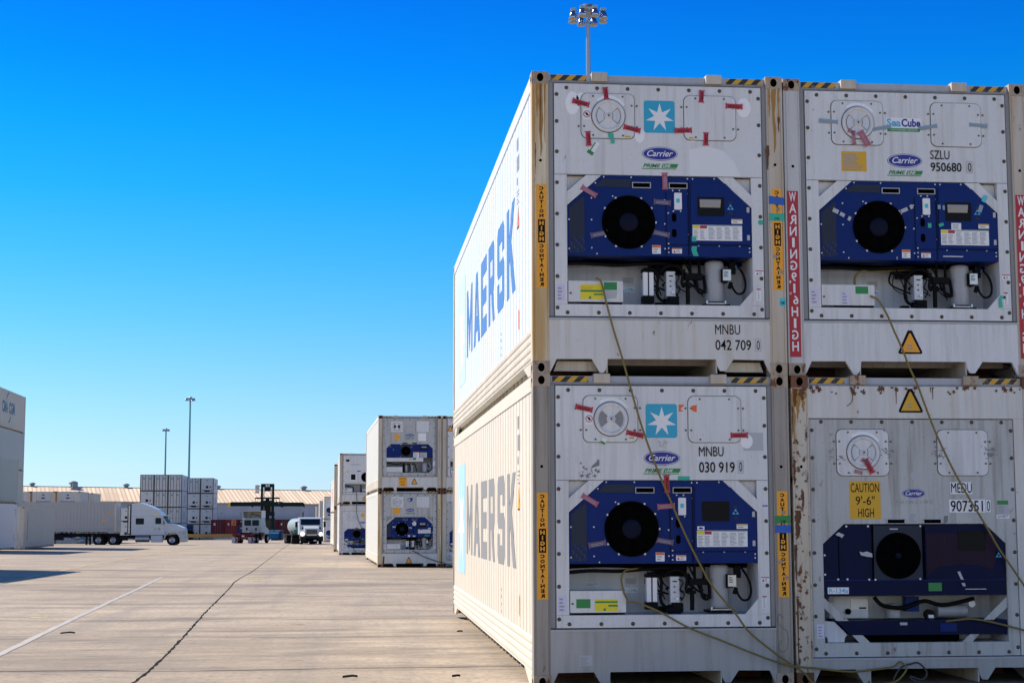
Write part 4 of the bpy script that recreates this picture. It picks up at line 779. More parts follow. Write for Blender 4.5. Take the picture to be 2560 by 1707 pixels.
def flakes(b, yy):
    for k in range(60): b.pr(star(min(.15, abs(random.gauss(.03, .045)) + .008), random.uniform(.15, 2.3), random.uniform(.006, .022), .55, 5, random.uniform(0, 70)), yy - .0004 - k * 1e-5, yy - k * 1e-5, M['rust'])
stick(c, 'rust_flakes', None, .0024, 'rust', None, flakes)
b = MB(); b.tube(smooth_path([(.58, .009, 2.76), (.60, .009, 2.70), (.585, .009, 2.64), (.54, .009, 2.605)]), .0035, M['rust'], 5); b.build('scratch', c)
stick(c, 'caution_label', box4(.549, .850, 1.540, 1.894), .0215, 'mustard', None, lambda b, yy: (text(b, 'CAUTION', .560, .838, 1.790, 1.876, yy, M['ink'], bold=.006), text(b, "9'-6\"", .606, .792, 1.670, 1.754, yy, M['ink'], bold=.006), text(b, 'HIGH', .628, .782, 1.556, 1.638, yy, M['ink'], bold=.006)))
carrier_oval(c, 1.062, 1.287, 1.734, 1.823, .0215, 'thin')
stick(c, 'sticker', box4(1.535, 1.750, 1.772, 1.886), .0217, 'residue'); stick(c, 'sticker', box4(1.520, 1.930, 1.598, 1.722), .0217, 'residue')
id_code(c, 'MEDU', '907351', '0', (1.543, 1.747, 1.784, 1.877), (1.533, 1.850, 1.606, 1.711), (1.876, 1.932, 1.596, 1.722), .0199)
small_label(c, 1.99, 2.102, 1.582, 1.712, .0215, 'green', .3, 6, base='vgrey'); stick(c, 'sticker', box4(1.982, 2.108, 1.542, 1.576), .0215, 'vwhite', None, lambda b, yy: text(b, 'QUEST', 1.992, 2.100, 1.549, 1.570, yy, M['oval'], shear=.3, bold=.02))
seal(c, .735, 2.035, -62, -.012, 'redtape', .15, .052); seal(c, .635, 1.98, -15, -.0005, 'pinktape', .075, .03); seal(c, .695, 2.085, -30, -.012, 'pinktape', .06, .03)
for spots in [[(.42, 2.145, 10)], [(.92, 2.165, 12)], [(1.42, 2.17, 18)], [(1.92, 2.16, 18)]]:
  def marker(b, yy):
    for cx, cz, n_ in spots:
        for k in range(n_): b.pr(rect(cx + random.uniform(-.085, .085), cz + random.uniform(-.05, .05), random.uniform(.01, .05), .006, random.uniform(-60, 60)), yy - .0004 - k * 1e-5, yy - k * 1e-5, M['faint'])
  stick(c, 'marker_scribble', None, .0085, 'faint', None, marker)
stick(c, 'sticker', ellipse(1.195, 1.95, .047, .047, 20), .0215, 'vgrey'); small_label(c, 1.115, 1.215, 1.50, 1.60, .0215, None, 0, 5, base='vgrey'); stick(c, 'tape_scrap', [(1.46, 1.49), (1.50, 1.505), (1.505, 1.57), (1.465, 1.565)], .0215, 'faint')
cov = [k for k in c.children if k.name.startswith('unit_cover')][0]
for poly in ([(.40, 1.395), (.43, 1.415), (.485, 1.39), (.46, 1.36), (.445, 1.375), (.42, 1.38)], [(.627, 1.235), (.66, 1.225), (.70, 1.235), (.75, 1.215), (.752, 1.18), (.70, 1.185), (.64, 1.20)], [(1.575, 1.04), (1.60, 1.045), (1.635, .965), (1.605, .97)], [(1.61, .935), (1.645, .935), (1.65, .905), (1.625, .905)]): stick(cov, 'tape_scrap', poly, .0105, 'vgrey')
b = MB(); b.tube(smooth_path([(.42, .018, 1.2), (.424, .018, 1.2001)]), .002, M['faint'], 5)
# third column, almost wholly past the right edge of the picture
for k, t in ((1, 'upper container cut off by the right edge of the picture'), (0, 'lower container cut off by the right edge of the picture')):
    c = thing('reefer_container', t, 'container', (4.935, .02, k * 2.8965), 0, G4); o = dict(post='postrust' if not k else 'posttan', cast='castrust' if not k else 'castlight', side='white', rail='white', darkgap=True, sill='sillgrey', panel='white', bolts=False); shell(c, o); front_prime(c, o)
# ---------------------------------------------------------------- power cables hanging in front of the stack
def cable(label, pts, m='cable', r=.0095):
    b = MB(); b.tube(smooth_path(pts, 8), r, M[m], 8); ob = b.build('power_cable'); tag(ob, label, 'cable', 'yellow reefer power cables'); return ob
Zu = 2.8965
cable('yellow power cable hanging from the upper left control box down across the lower star-logo container', [(.60, -.004, Zu + .90), (.622, -.02, Zu + .896), (.655, -.02, Zu + .857), (.694, -.02, Zu + .694), (.760, -.03, Zu + .427), (.838, -.04, Zu + .161), (.893, -.05, Zu - .047), (.972, -.06, 2.555), (1.05, -.06, 2.302), (1.162, -.06, 1.993), (1.263, -.06, 1.753), (1.42, -.06, 1.389), (1.57, -.06, 1.088), (1.672, -.06, .912), (1.87, -.06, .680), (2.003, -.06, .504), (2.204, -.06, .338), (2.405, -.06, .195), (2.52, -.06, .120), (2.60, -.07, .03), (2.75, -.12, .015), (3.0, -.2, .015)])
cable('yellow power cable looping out of the lower left control box towards the right', [(1.06, .2, 1.082), (.955, .14, 1.078), (.876, .10, 1.064), (.832, .06, .995), (.842, .02, .884), (.870, -.02, .80), (.872, -.02, .775), (.90, -.03, .779), (.958, -.03, .774), (1.068, -.04, .735), (1.20, -.05, .674), (1.445, -.06, .541), (1.757, -.08, .419), (1.978, -.08, .329), (2.202, -.08, .245), (2.41, -.08, .187), (2.62, -.08, .165), (2.95, -.08, .130), (3.21, -.08, .150), (3.36, -.08, .170), (3.43, -.08, .213), (3.49, -.08, .158), (3.44, -.08, .081), (3.36, -.09, .030), (3.2, -.1, .014)])
cable('yellow power cable dropping from the upper right container past both triangle signs', [(3.28, .055, Zu + .775), (3.33, .03, Zu + .745), (3.370, .02, Zu + .695), (3.428, .0, Zu + .577), (3.484, -.02, Zu + .423), (3.552, -.03, Zu + .258), (3.619, -.04, Zu + .069), (3.688, -.05, Zu - .096), (3.754, -.05, 2.612), (3.858, -.05, 2.333), (4.014, -.05, 1.995), (4.160, -.05, 1.728), (4.307, -.05, 1.484), (4.43, -.05, 1.264), (4.555, -.05, 1.079), (4.675, -.05, .901), (4.85, -.05, .64), (5.1, -.06, .3), (5.3, -.08, .015)])
cable('dark yellow power cable sagging out of the bottom cover of the lower right container', [(3.85, .10, .56), (4.005, .0, .589), (4.145, -.02, .601), (4.295, -.03, .581), (4.467, -.04, .541), (4.664, -.05, .489), (4.85, -.05, .42), (5.05, -.06, .26), (5.25, -.1, .015)])
cable('loose dark cable end curled in a loop on the ground under the lower right container', [(3.36, -.05, .02), (3.40, -.06, .11), (3.46, -.06, .17), (3.53, -.06, .19), (3.615, -.06, .20), (3.69, -.06, .115), (3.645, -.06, .05), (3.53, -.06, .08), (3.60, -.1, .03), (3.9, -.2, .013), (4.3, -.3, .013)], 'cabledark', .009)
# ---------------------------------------------------------------- ground
def ground_material():
    m = bpy.data.materials.new('worn_concrete'); m.use_nodes = True; n = m.node_tree.nodes; lk = m.node_tree.links; b = n['Principled BSDF']
    v = n.new('ShaderNodeTexCoord').outputs['Object']
    c = mixc(n, lk, ramp(n, lk, noise(n, lk, v, (.16, .10, 1), 5), .35, .68), (.48, .390, .285), (.37, .295, .212))
    c = mixc(n, lk, ramp(n, lk, noise(n, lk, v, (.45, .55, 1), 10, .74), .40, .64), c, (.27, .213, .152), .8)
    c = mixc(n, lk, ramp(n, lk, noise(n, lk, v, (.16, .75, 1), 10, .74), .50, .66), c, (.125, .104, .083), .85)      # grime left across the slabs
    c = mixc(n, lk, ramp(n, lk, noise(n, lk, v, (1.1, .04, 1), 6, .65), .52, .68), c, (.20, .18, .16), .45)        # tyre tracks along the lane
    c = mixc(n, lk, ramp(n, lk, noise(n, lk, v, (12, 9, 1), 6, .8), .48, .64), c, (.155, .130, .100), .7)
    c = mixc(n, lk, ramp(n, lk, noise(n, lk, v, (1.4, 3.2, 1), 8, .78), .585, .65), c, (.085, .074, .064), .75)
    c = mixc(n, lk, ramp(n, lk, noise(n, lk, v, (2.2, 3.1, 1), 3, .5), .735, .75), c, (.45, .30, .13), .55)
    c = mixc(n, lk, ramp(n, lk, noise(n, lk, v, (9, 14, 1), 3, .6), .70, .74), c, (.50, .45, .38), .6)
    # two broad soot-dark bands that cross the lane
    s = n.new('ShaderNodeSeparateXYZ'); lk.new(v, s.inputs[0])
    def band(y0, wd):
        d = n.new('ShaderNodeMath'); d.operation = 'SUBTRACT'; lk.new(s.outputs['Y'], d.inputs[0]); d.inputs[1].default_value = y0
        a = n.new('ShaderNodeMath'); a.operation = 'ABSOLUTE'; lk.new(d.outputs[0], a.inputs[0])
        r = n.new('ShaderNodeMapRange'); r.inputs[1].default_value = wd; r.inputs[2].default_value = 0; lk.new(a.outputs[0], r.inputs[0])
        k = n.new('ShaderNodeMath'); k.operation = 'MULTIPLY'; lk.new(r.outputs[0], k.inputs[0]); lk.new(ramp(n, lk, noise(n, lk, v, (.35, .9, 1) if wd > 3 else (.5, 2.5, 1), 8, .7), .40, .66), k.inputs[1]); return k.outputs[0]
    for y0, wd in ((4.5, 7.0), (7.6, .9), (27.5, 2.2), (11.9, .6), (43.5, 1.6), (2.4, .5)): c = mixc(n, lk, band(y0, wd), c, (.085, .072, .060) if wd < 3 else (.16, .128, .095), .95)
    lk.new(c, b.inputs['Base Color']); b.inputs['Roughness'].default_value = .85
    bp = n.new('ShaderNodeBump'); bp.inputs['Strength'].default_value = .25; bp.inputs['Distance'].default_value = .01; lk.new(noise(n, lk, v, (30, 30, 1), 4, .7), bp.inputs['Height']); lk.new(bp.outputs[0], b.inputs['Normal'])
    return m
b = MB(); ys = [-200, -60, -20] + [10 * k for k in range(0, 36)] + [1200, 4500]; gm = ground_material()
vs = [(x, y, gz(y, x)) for y in ys for x in (-2500, -26, -6, 2500)]
b.add(vs, [(i * 4 + j, i * 4 + j + 1, i * 4 + j + 5, i * 4 + j + 4) for i in range(len(ys) - 1) for j in range(3)], gm, True)
structure(b.build('ground'))
def ribbon(name, pts, wd, m, jit=0.0, dz=.004, step=.5):
    P = []
    for (xa, ya), (xb, yb) in zip(pts[:-1], pts[1:]):
        k = max(1, int(math.hypot(xb - xa, yb - ya) / step)); P += [(xa + (xb - xa) * i / k, ya + (yb - ya) * i / k) for i in range(k)]
    P.append(pts[-1]); vs = []
    for i, (x, y) in enumerate(P):
        dx, dy = P[min(i + 1, len(P) - 1)][0] - P[max(i - 1, 0)][0], P[min(i + 1, len(P) - 1)][1] - P[max(i - 1, 0)][1]; l = math.hypot(dx, dy); w2 = wd / 2 * (1 + random.uniform(-jit, jit)); o_ = random.uniform(-jit, jit) * wd * .5
        for s_ in (-1, 1): xx, yy = x - dy / l * (s_ * w2 + o_), y + dx / l * (s_ * w2 + o_); vs.append((xx, yy, gz(yy, xx) + dz))
    bb = MB(); bb.add(vs, [(2 * i, 2 * i + 1, 2 * i + 3, 2 * i + 2) for i in range(len(P) - 1)], m); return structure(bb.build(name))
seal_m = simple('joint_sealant', (.012, .011, .010), .9)
M['roadwhite'] = paint('worn_white_marking', (.43, .40, .37), .7, .3, blotch=.25, fine=.9, dirt=(.34, .29, .23)); M['roadyellow'] = paint('worn_yellow_marking', (.42, .31, .16), .7, 0, fine=.9, dirt=(.5, .45, .4)); M['roadlime'] = simple('lime_marking', (.52, .55, .05), .7)
ribbon('ground_joint', [(-3.70, -6), (-3.73, .0), (-3.74, 1.02), (-3.75, 2.24), (-3.81, 4.2), (-3.96, 8.0), (-4.24, 14.2), (-4.66, 25.0), (-4.93, 31.0), (-5.03, 35.4), (-5.12, 42.1), (-5.79, 66.4), (-7.06, 111.6), (-8.3, 156.5), (-9.8, 210)], .028, seal_m, .6, .004, .2)
for y0, x0, x1, wd in ((2.42, -9, 14, .026), (11.85, -16, 0, .012), (21.4, -24, 0, .012), (30.8, -26, 6, .012), (43.3, -30, 14, .03), (61, -30, 14, .03), (80, -30, 2, .03)):
    ribbon('ground_joint', [(x0, y0 + .15), (-4.3, y0 + .07), (-3.8, y0 - .1), (-3.4, y0 - .12), (-1.5, y0), (x1, y0 - .1)] if y0 < 10 else [(x0, y0 + .1), (x1, y0 - .1)], wd, seal_m, .5, .003, .3)
ribbon('road_marking', [(-5.5, -2.5), (-5.79, 4.9), (-6.26, 13.4), (-6.88, 25.4), (-7.42, 35.4)], .10, M['roadwhite'], .2, .005)
ribbon('road_marking', [(-10.9, 28), (-11.59, 40.5), (-12.22, 52.5), (-12.87, 71.5), (-13.75, 99.7), (-14.2, 126.8)], .22, M['roadyellow'], .2, .005)
for x, y, l, m in ((-4.55, 34.1, .55, 'roadlime'), (-6.85, 12.9, .28, 'roadlime'), (-2.28, 3.5, .12, 'roadyellow'), (-2.5, 10.5, .2, 'roadyellow'), (-2.83, 22.6, .3, 'roadyellow'), (-3.27, 22.0, .25, 'roadyellow'), (-.96, 17.9, .3, 'roadyellow'), (-.2, 18.1, .3, 'roadyellow'), (.36, 22.1, .35, 'roadyellow'), (.21, 31.1, .35, 'roadyellow'), (-3.16, 31.7, .3, 'roadyellow')):
    ribbon('road_marking', [(x - l / 2, y), (x + l / 2, y + .03)], l * .45 if m == 'roadyellow' else .22, M[m], .3, .004, .06)
def scrap(label, x, y, l, ang, m='black'):
    bb = MB(); pts = [(x + math.cos(R(ang)) * l * t + .1 * l * math.sin(5 * t), y + math.sin(R(ang)) * l * t, gz(y) + .012 + .05 * l * math.sin(3.1 * t)) for t in (0, .3, .6, 1)]
    vs = []
    for i, (px_, py_, pz_) in enumerate(pts): w2 = (.02, .08, .05, .015)[i] * l * 1.5; vs += [(px_, py_ - w2, pz_), (px_, py_ + w2, pz_ + .012), (px_, py_ + w2, pz_ + .02), (px_, py_ - w2, pz_ + .008)]
    fs = [(i * 4 + k, i * 4 + (k + 1) % 4, (i + 1) * 4 + (k + 1) % 4, (i + 1) * 4 + k) for i in range(3) for k in range(4)] + [(3, 2, 1, 0), (12, 13, 14, 15)]
    bb.add(vs, fs, M[m]); tag(bb.build('rubber_scrap'), label, 'scrap', 'dark scraps lying on the concrete')
for q in (('dark curled rubber scrap lying beside the white painted line on the left', -5.72, 8.45, .22, 10), ('flat dark rubber scrap near the bottom edge, between joint and containers', -1.75, 1.2, .17, 15), ('small dark scrap near the foot of the corner container stack', -.19, 8.1, .09, 0), ('tiny dark scrap closest to the lower corner container', -.68, 1.15, .10, 20)): scrap(*q)
# ---------------------------------------------------------------- second style of fronts
def front_plain(root, o):
    def f():
        b = MB(); b.box(.160, 2.278, .03, .12, .15, 2.79, M['whitedirty']); b.box(.160, 2.278, .012, .12, .02, .1495, M['posttan']); b.box(.160, 2.278, .012, .12, 2.7905, 2.87, M['posttan']); return b.mesh('end_wall')
    put('end_wall', cached('plainend', f), root)
def front_mid(root, o):
    """reefer front with a navy hood, dark middle fan bay and a white beam under it"""
    wm = M['whitedirty']; sill(root, o, .560); header(root, o, 2.797)
    def panel():
        b = MB(); y0, y1 = .014, .05
        b.box(.163, 2.275, .02, .06, 2.786, 2.796, M['jamb']); b.box(.165, .180, .02, .06, .565, 2.785, M['jamb']); b.box(2.19, 2.275, .02, .06, .565, 2.785, M['jamb'])
        b.box(.181, 2.189, y0, y1, 1.80, 2.785, wm); b.box(.181, .312, y0, y1, .700, 1.799, wm); b.box(2.098, 2.189, y0, y1, .700, 1.799, wm); b.box(.181, 2.189, y0, y1, .565, .699, wm)
        L = M['jamb']; b.box(.31, 2.10, .42, .45, .66, 1.85, L); b.box(.29, .311, .051, .419, .70, 1.8, L); b.box(2.0985, 2.12, .051, .419, .70, 1.8, L); b.box(.29, 2.12, .051, .419, .66, .699, M['inner'])
        b.pr([(.3125, 1.634), (.488, 1.799), (.3125, 1.799)], .015, .05, wm); b.pr([(2.0975, 1.634), (2.0975, 1.799), (1.923, 1.799)], .015, .05, wm); b.pr([(1.95, .6995), (2.0975, .6995), (2.0975, .85)], .018, .04, wm)
        return b.mesh('machinery_panel')
    pn = put('machinery_panel', cached('midp', panel), root)
    xs = (.335, .632, .928, 1.226, 1.525, 1.825, 2.126); zs = (.625, .923, 1.223, 1.521, 1.822, 2.121, 2.416, 2.678)
    bolts(root, pn, [(x, 2.744) for x in xs] + [(x, .610) for x in xs] + [(.215, z) for z in zs] + [(2.170, z) for z in zs], .014, False, .02)
    vent_and_hatch(root, (.46, .95, 2.25, 2.69), (1.46, 1.95, 2.25, 2.69), .014, o, False)
    b = MB(); b.pr([(.314, 1.288), (2.096, 1.288), (2.096, 1.632), (1.92, 1.797), (.49, 1.797), (.314, 1.632)], .022, .38, M['blue']); b.box(.87, 1.245, .016, .0215, 1.30, 1.785, M['bluemesh'])
    for x, z in ((.46, 1.70), (.58, 1.58), (.86, 1.31), (.86, 1.77), (1.27, 1.68), (1.30, 1.77)): b.cyl((x, .014, z), (x, .022, z), .014, M['screw'], n=8)
    cv = b.build('unit_cover', root); fan_obj(cv, 1.057, 1.53, .17, .03, .014)
    b = MB(); b.box(1.62, 1.90, .012, .0215, 1.59, 1.73, M['screen']); b.box(1.66, 1.86, .008, .0115, 1.66, 1.71, M['print']); b.build('display', cv)
    small_label(cv, 1.34, 1.57, 1.28, 1.50, .0215, 'orange', .14, 6, base='vwhite'); small_label(cv, 1.59, 1.87, 1.28, 1.48, .0215, None, 0, 6, base='vgrey')
    for x in (.93, 1.30):
        b = MB(); b.box(x, x + .18, .010, .0135, 1.81, 1.85, M['hole']); b.build('lifting_slot', root)
    b = MB(); b.box(.314, 1.73, .03, .30, 1.130, 1.274, M['white']); b.box(1.33, 1.45, .027, .0295, 1.19, 1.27, M['green']); b.box(1.18, 1.30, .027, .0295, 1.20, 1.23, M['redtape']); b.build('support_beam', root)
    b = MB(); b.box(.314, .93, .03, .30, .714, .926, M['white']); b.build('controller_box', root, bevel=.008)
    b = MB(); b.lathe([(0, .36), (.08, .35), (.10, .3), (.10, 0)], (1.80, .22, .74), M['comp'], 20); b.build('compressor', root)
    b = MB()
    for x in (1.08, 1.30): b.cyl((x, .25, .74), (x, .25, 1.0), .06, M['comp']); b.tube(smooth_path([(x, .2, 1.0), (x + .1, .18, 1.05), (x + .16, .2, .9), (x + .2, .22, .76)]), .018, M['black'])
    b.box(.95, 1.02, .15, .3, .72, 1.08, M['black']); b.tube(smooth_path([(1.95, .15, 1.08), (2.03, .12, .95), (1.98, .14, .84), (1.9, .15, .9)]), .014, M['vgrey']); b.tube(smooth_path([(.35, .2, 1.1), (.7, .15, 1.02), (.9, .2, 1.08)]), .018, M['black']); b.build('pipework', root)
    carrier_oval(root, 1.04, 1.38, 2.075, 2.20, .0138, 'prime')
def front_white(root, o):
    """all-white reefer front with a black display square and a dark round fan"""
    sill(root, o, .560); header(root, o, 2.797)
    def panel():
        b = MB(); b.box(.165, .205, .02, .06, .565, 2.795, M['jamb']); b.box(2.232, 2.273, .02, .06, .565, 2.795, M['jamb']); b.box(.206, 2.231, .014, .05, 1.145, 2.79, M['white']); b.box(.206, .300, .014, .05, .66, 1.144, M['white']); b.box(2.14, 2.231, .014, .05, .66, 1.144, M['white']); b.box(.206, 2.231, .014, .05, .565, .659, M['white'])
        b.box(.28, 2.16, .40, .42, .62, 1.2, M['comp']); b.box(.28, .2995, .051, .399, .66, 1.144, M['comp']); b.box(2.1405, 2.16, .051, .399, .66, 1.144, M['comp']); return b.mesh('machinery_panel')
    pn = put('machinery_panel', cached('whp', panel), root)
    bolts(root, pn, [(x, z) for x in (.34, .78, 1.22, 1.66, 2.1) for z in (2.745, .61)] + [(x, z) for x in (.235, 2.2) for z in (.9, 1.3, 1.7, 2.1, 2.5)], .014, False, .02)
    b = MB(); b.box(.30, 2.14, -.004, .0135, 1.22, 1.83, M['white']); b.box(.60, .96, -.010, -.0045, 1.32, 1.76, M['vwhite']); b.box(.30, 2.14, -.006, -.0045, 1.21, 1.222, M['jamb']); b.box(1.05, 1.06, -.006, -.0045, 1.24, 1.82, M['jamb']); cv = b.build('unit_cover', root)
    b = MB(); b.box(.645, .905, -.016, -.0105, 1.38, 1.70, M['screen']); b.build('display', cv)
    fan_obj(cv, 1.50, 1.53, .26, .08, -.010)
    for x in (1.0, 1.5): b = MB(); b.box(x, x + .2, .008, .0135, 1.86, 1.90, M['hole']); b.build('lifting_slot', root)
    b = MB(); b.pr(rrect(.36, .55, 2.42, 2.55, .02), .006, .0135, M['screen']); b.build('air_inlet', root)
    b = MB(); b.box(.32, .72, .03, .25, .68, .90, M['white']); b.box(.36, .44, .025, .0295, .80, .85, M['ink']); b.build('controller_box', root)
    b = MB(); b.tube(smooth_path([(.35, .2, 1.06), (.6, .15, 1.0), (.78, .18, .95), (.82, .2, .7)]), .025, M['black']); b.cyl((1.3, .25, .8), (1.6, .25, .8), .12, M['vgrey']); b.box(1.2, 1.26, .2, .3, .68, 1.1, M['black']); b.cyl((1.75, .24, .68), (1.75, .24, 1.05), .09, M['comp']); b.build('pipework', root)
    for x, z, s_ in ((.62, 2.25, 'print'), (.34, 1.55, 'print')): stick(root, 'lettering', None, .0135 if z > 2 else -.0045, s_, None, lambda b, yy: paper_lines(b, x, x + (.8 if z > 2 else .05), z - .03, z + .05, yy, 2))
    stick(root, 'sticker', [(.40, 1.79), (.50, 1.79), (.52, 1.83), (.45, 1.90), (.38, 1.83)], -.0045, 'yellow')
# ---------------------------------------------------------------- rows beyond
G2 = 'rows of stacked reefer containers along the right of the lane'
def reefer(label, x, y, z, rz, front, o, L=CL, group=G2):
    c = thing('reefer_container', label, 'container', (x, y, z), rz, group); shell(c, o, L); front(c, o); return c
def at(rz, x, y, u, v): return x + u * math.cos(rz) - v * math.sin(rz), y + u * math.sin(rz) + v * math.cos(rz)
rz2, x2, y2, z2 = .0307, -.724, 47.456, -.283
o = dict(post='posttan', postr='posttan', cast='castrust', side='sidemid', rail='railcream', vent='dark', darkgap=True)
c = reefer('white reefer with orange diamond sticker and yellow caution panel, top of the second stack', x2, y2, z2 + 2.8965, rz2, front_mid, o)
stick(c, 'sticker', [(.715, 1.93), (.855, 2.07), (.715, 2.21), (.575, 2.07)], .0138, 'amber'); stick(c, 'caution_label', box4(.79, 1.10, .18, .535), .0095, 'amber', None, lambda b, yy: (text(b, 'CAUTION', .81, 1.08, .44, .51, yy, M['ink']), text(b, "9'-6\"", .86, 1.03, .31, .39, yy, M['ink']), text(b, 'HIGH', .87, 1.03, .20, .28, yy, M['ink'])))
triangle_sign(c, 1.39, .25, .24, .23, .0095); stick(c, 'lettering', None, .0138, 'print', None, lambda b, yy: text(b, 'TRITON', 1.05, 1.37, 2.465, 2.505, yy, M['print'], space=1.4)); stick(c, 'tape_residue', box4(1.53, 1.83, 1.92, 2.22), .0139, 'residue')
stick(c, 'lettering', None, .0035, 'print', None, lambda b, yy: [b.pr(box4(2.33, 2.37, .9 + k * .1, .96 + k * .1), yy - .0005, yy, M['print']) for k in range(15)]); stick(c, 'sticker', ellipse(2.14, 1.05, .05, .11, 12), .0135, 'lilac')
o = dict(post='postyellow', postr='postyellow', cast='castrust', side='sidemid', rail='railcream', vent='white', darkgap=True, panel='whitedirty')
c = reefer('white reefer with square amber sticker and round dark fan, bottom of the second stack', x2, y2, z2, rz2, front_prime, o)
stick(c, 'sticker', box4(.565, .85, 2.02, 2.25), .0138, 'amber'); carrier_oval(c, 1.06, 1.40, 2.10, 2.235, .0138, 'prime'); triangle_sign(c, 1.19, .14, .24, .24, .0095); stick(c, 'logo', ellipse(1.23, 2.56, .10, .07, 16), .0138, 'oval', None, lambda b, yy: (b.pr(ellipse(1.20, 2.555, .04, .03, 12), yy - .0005, yy, M['vwhite']), b.pr(rect(1.28, 2.60, .10, .06, 30), yy - .0012, yy - .0006, M['oval'])))
small_label(c, 1.32, 1.47, 1.60, 1.73, .0225, 'red', .3, 2); stick(c, 'tape_scrap', rect(.62, 1.53, .12, .05, -8), .0165, 'vgrey'); stick(c, 'tape_scrap', rect(1.24, 1.50, .13, .04, -6), .0165, 'vgrey'); stick(c, 'sticker', box4(1.80, 1.98, 1.165, 1.225), .0225, 'green')
stick(c, 'rust_patch', [(.17, .06), (.20, .42), (.27, .42), (.25, .1)], .0085, 'rust'); stick(c, 'lettering', None, .0035, 'print', None, lambda b, yy: [b.pr(box4(2.33, 2.37, .7 + k * .11, .77 + k * .11), yy - .0005, yy, M['print']) for k in range(14)])
o = dict(post='posttan', postr='posttan', cast='castrust', side='white', rail='white', vent='dark')
xa, ya = at(rz2, x2, y2, 2.47, 0)
c = reefer('cream-posted white reefer with a high yellow triangle, top of the second column behind', xa, ya, z2 + 2.8965, rz2, front_white, o); triangle_sign(c, .30, 2.30, .22, .22, .0130)
c = reefer('reefer with navy cover mostly hidden behind the near stack, bottom of the second column behind', xa, ya, z2, rz2, front_thin, dict(o, cover='blue', post='posttan', panel='whitedirty'))
cc = MB(); P_ = [at(rz2, x2, y2, u, v) + (z2 + w_,) for u, v, w_ in ((1.30, .05, .64), (1.42, -.05, .58), (1.72, -.08, .42), (2.15, -.10, .26), (2.5, -.12, .16), (2.9, -.3, .03), (3.5, -.6, .01), (4.3, -1.3, .01))]; cc.tube(smooth_path(P_), .016, M['cabledark']); tag(cc.build('power_cable'), 'dark power cable sagging from the bottom reefer of the second stack', 'cable')
# third stack
x3, y3, z3, rz3 = -2.46, 78.69, gz(78.7), .020
c = reefer('white-unit reefer with black display square, top of the third stack', x3, y3, z3 + 2.8965, rz3, front_white, dict(post='posttan', postr='posttan', cast='castlight', side='sidemid', rail='railcream', darkgap=True)); triangle_sign(c, 1.42, .20, .24, .24, .0095)
c = reefer('clean white reefer with navy cover and orange diamond, bottom of the third stack', x3, y3, z3, rz3, front_thin, dict(post='postclean', postr='posttan', cast='castlight', side='sidemid', rail='railcream', panel='white', cover='blue', sill='white', darkgap=True)); triangle_sign(c, 1.32, .045 + .05, .20, .14, .0095); stick(c, 'sticker', [(1.35, 2.12), (1.49, 2.26), (1.35, 2.40), (1.21, 2.26)], .0115, 'amber'); carrier_oval(c, 1.18, 1.52, 1.78, 1.90, .0215)
cc = MB(); P_ = [at(rz3, x3, y3, u, v) + (z3 + w_,) for u, v, w_ in ((.95, .0, 3.62), (1.0, -.05, 3.1), (.98, -.06, 2.6), (1.05, -.06, 2.1), (1.25, -.05, 1.6), (1.32, .02, 1.4))]; cc.tube(smooth_path(P_), .016, M['cabledark']); tag(cc.build('power_cable'), 'thin dark power cable hanging from the top reefer of the third stack', 'cable')
cc = MB(); P_ = [at(rz3, x3, y3, u, v) + (z3 + w_,) for u, v, w_ in ((.75, .02, .7), (.78, -.05, .5), (.85, -.06, .3), (1.1, -.1, .02))]; cc.tube(smooth_path(P_), .016, M['cabledark']); tag(cc.build('power_cable'), 'short dark power cable at the foot of the third stack', 'cable')
# fourth stack: yellow-brown posts just visible
x4, y4, z4 = -2.95, 94.31, gz(94.3)
oy = dict(post='postyellow', postr='postyellow', cast='castrust', side='railcream', rail='railcream')
for k, t in ((1, 'upper'), (0, 'lower')): reefer('%s container of the fourth stack showing only a yellow-brown rusty corner post' % t, x4, y4, z4 + k * 2.8965, 0.0, front_plain, oy)
x5, y5, z5 = -3.30, 125.7, gz(125.7)
def side_tag(c, m): b = MB(); b.ext(box4(0, 2.2, 1.0, 2.2), lambda u, v, d: (d, 8.0 - u, v), .0125, .0135, M[m]); b.build('logo', c)
M['fadedred'] = simple('faded_red_vinyl', (.62, .28, .22), .6)
for k, t in ((1, 'upper white container of the fifth stack with faded red side lettering'), (0, 'lower white container of the fifth stack with pale orange stripe along its side')):
    c = reefer(t, x5, y5, z5 + k * 2.8965, .04, front_plain, dict(post='posttan', cast='castlight', side='sidemid', rail='sidecream')); side_tag(c, 'fadedred') if k else None
    if not k: b = MB(); b.ext(box4(0, 9, .78, 1.05), lambda u, v, d: (d, 11 - u, v), .0125, .0135, M['railcream']); b.build('side_stripe', c)
for (xx, yy, lab) in ((-5.41, 195.6, 'grey-fronted container stack edge beyond the fifth stack'), (-6.55, 222.0, 'narrow cream container edge beyond the lane trucks'), (-8.11, 270.0, 'last pale container edge at the far end of the row')):
    for k, t in ((1, 'upper'), (0, 'lower')): reefer('%s %s' % (t, lab), xx, yy, gz(yy) + k * 2.8965, .03, front_thin if yy < 200 else front_plain, dict(post='posttan', cast='castlight', side='sidemid', rail='sidewhite', panel='white', cover='blue', bolts=False))
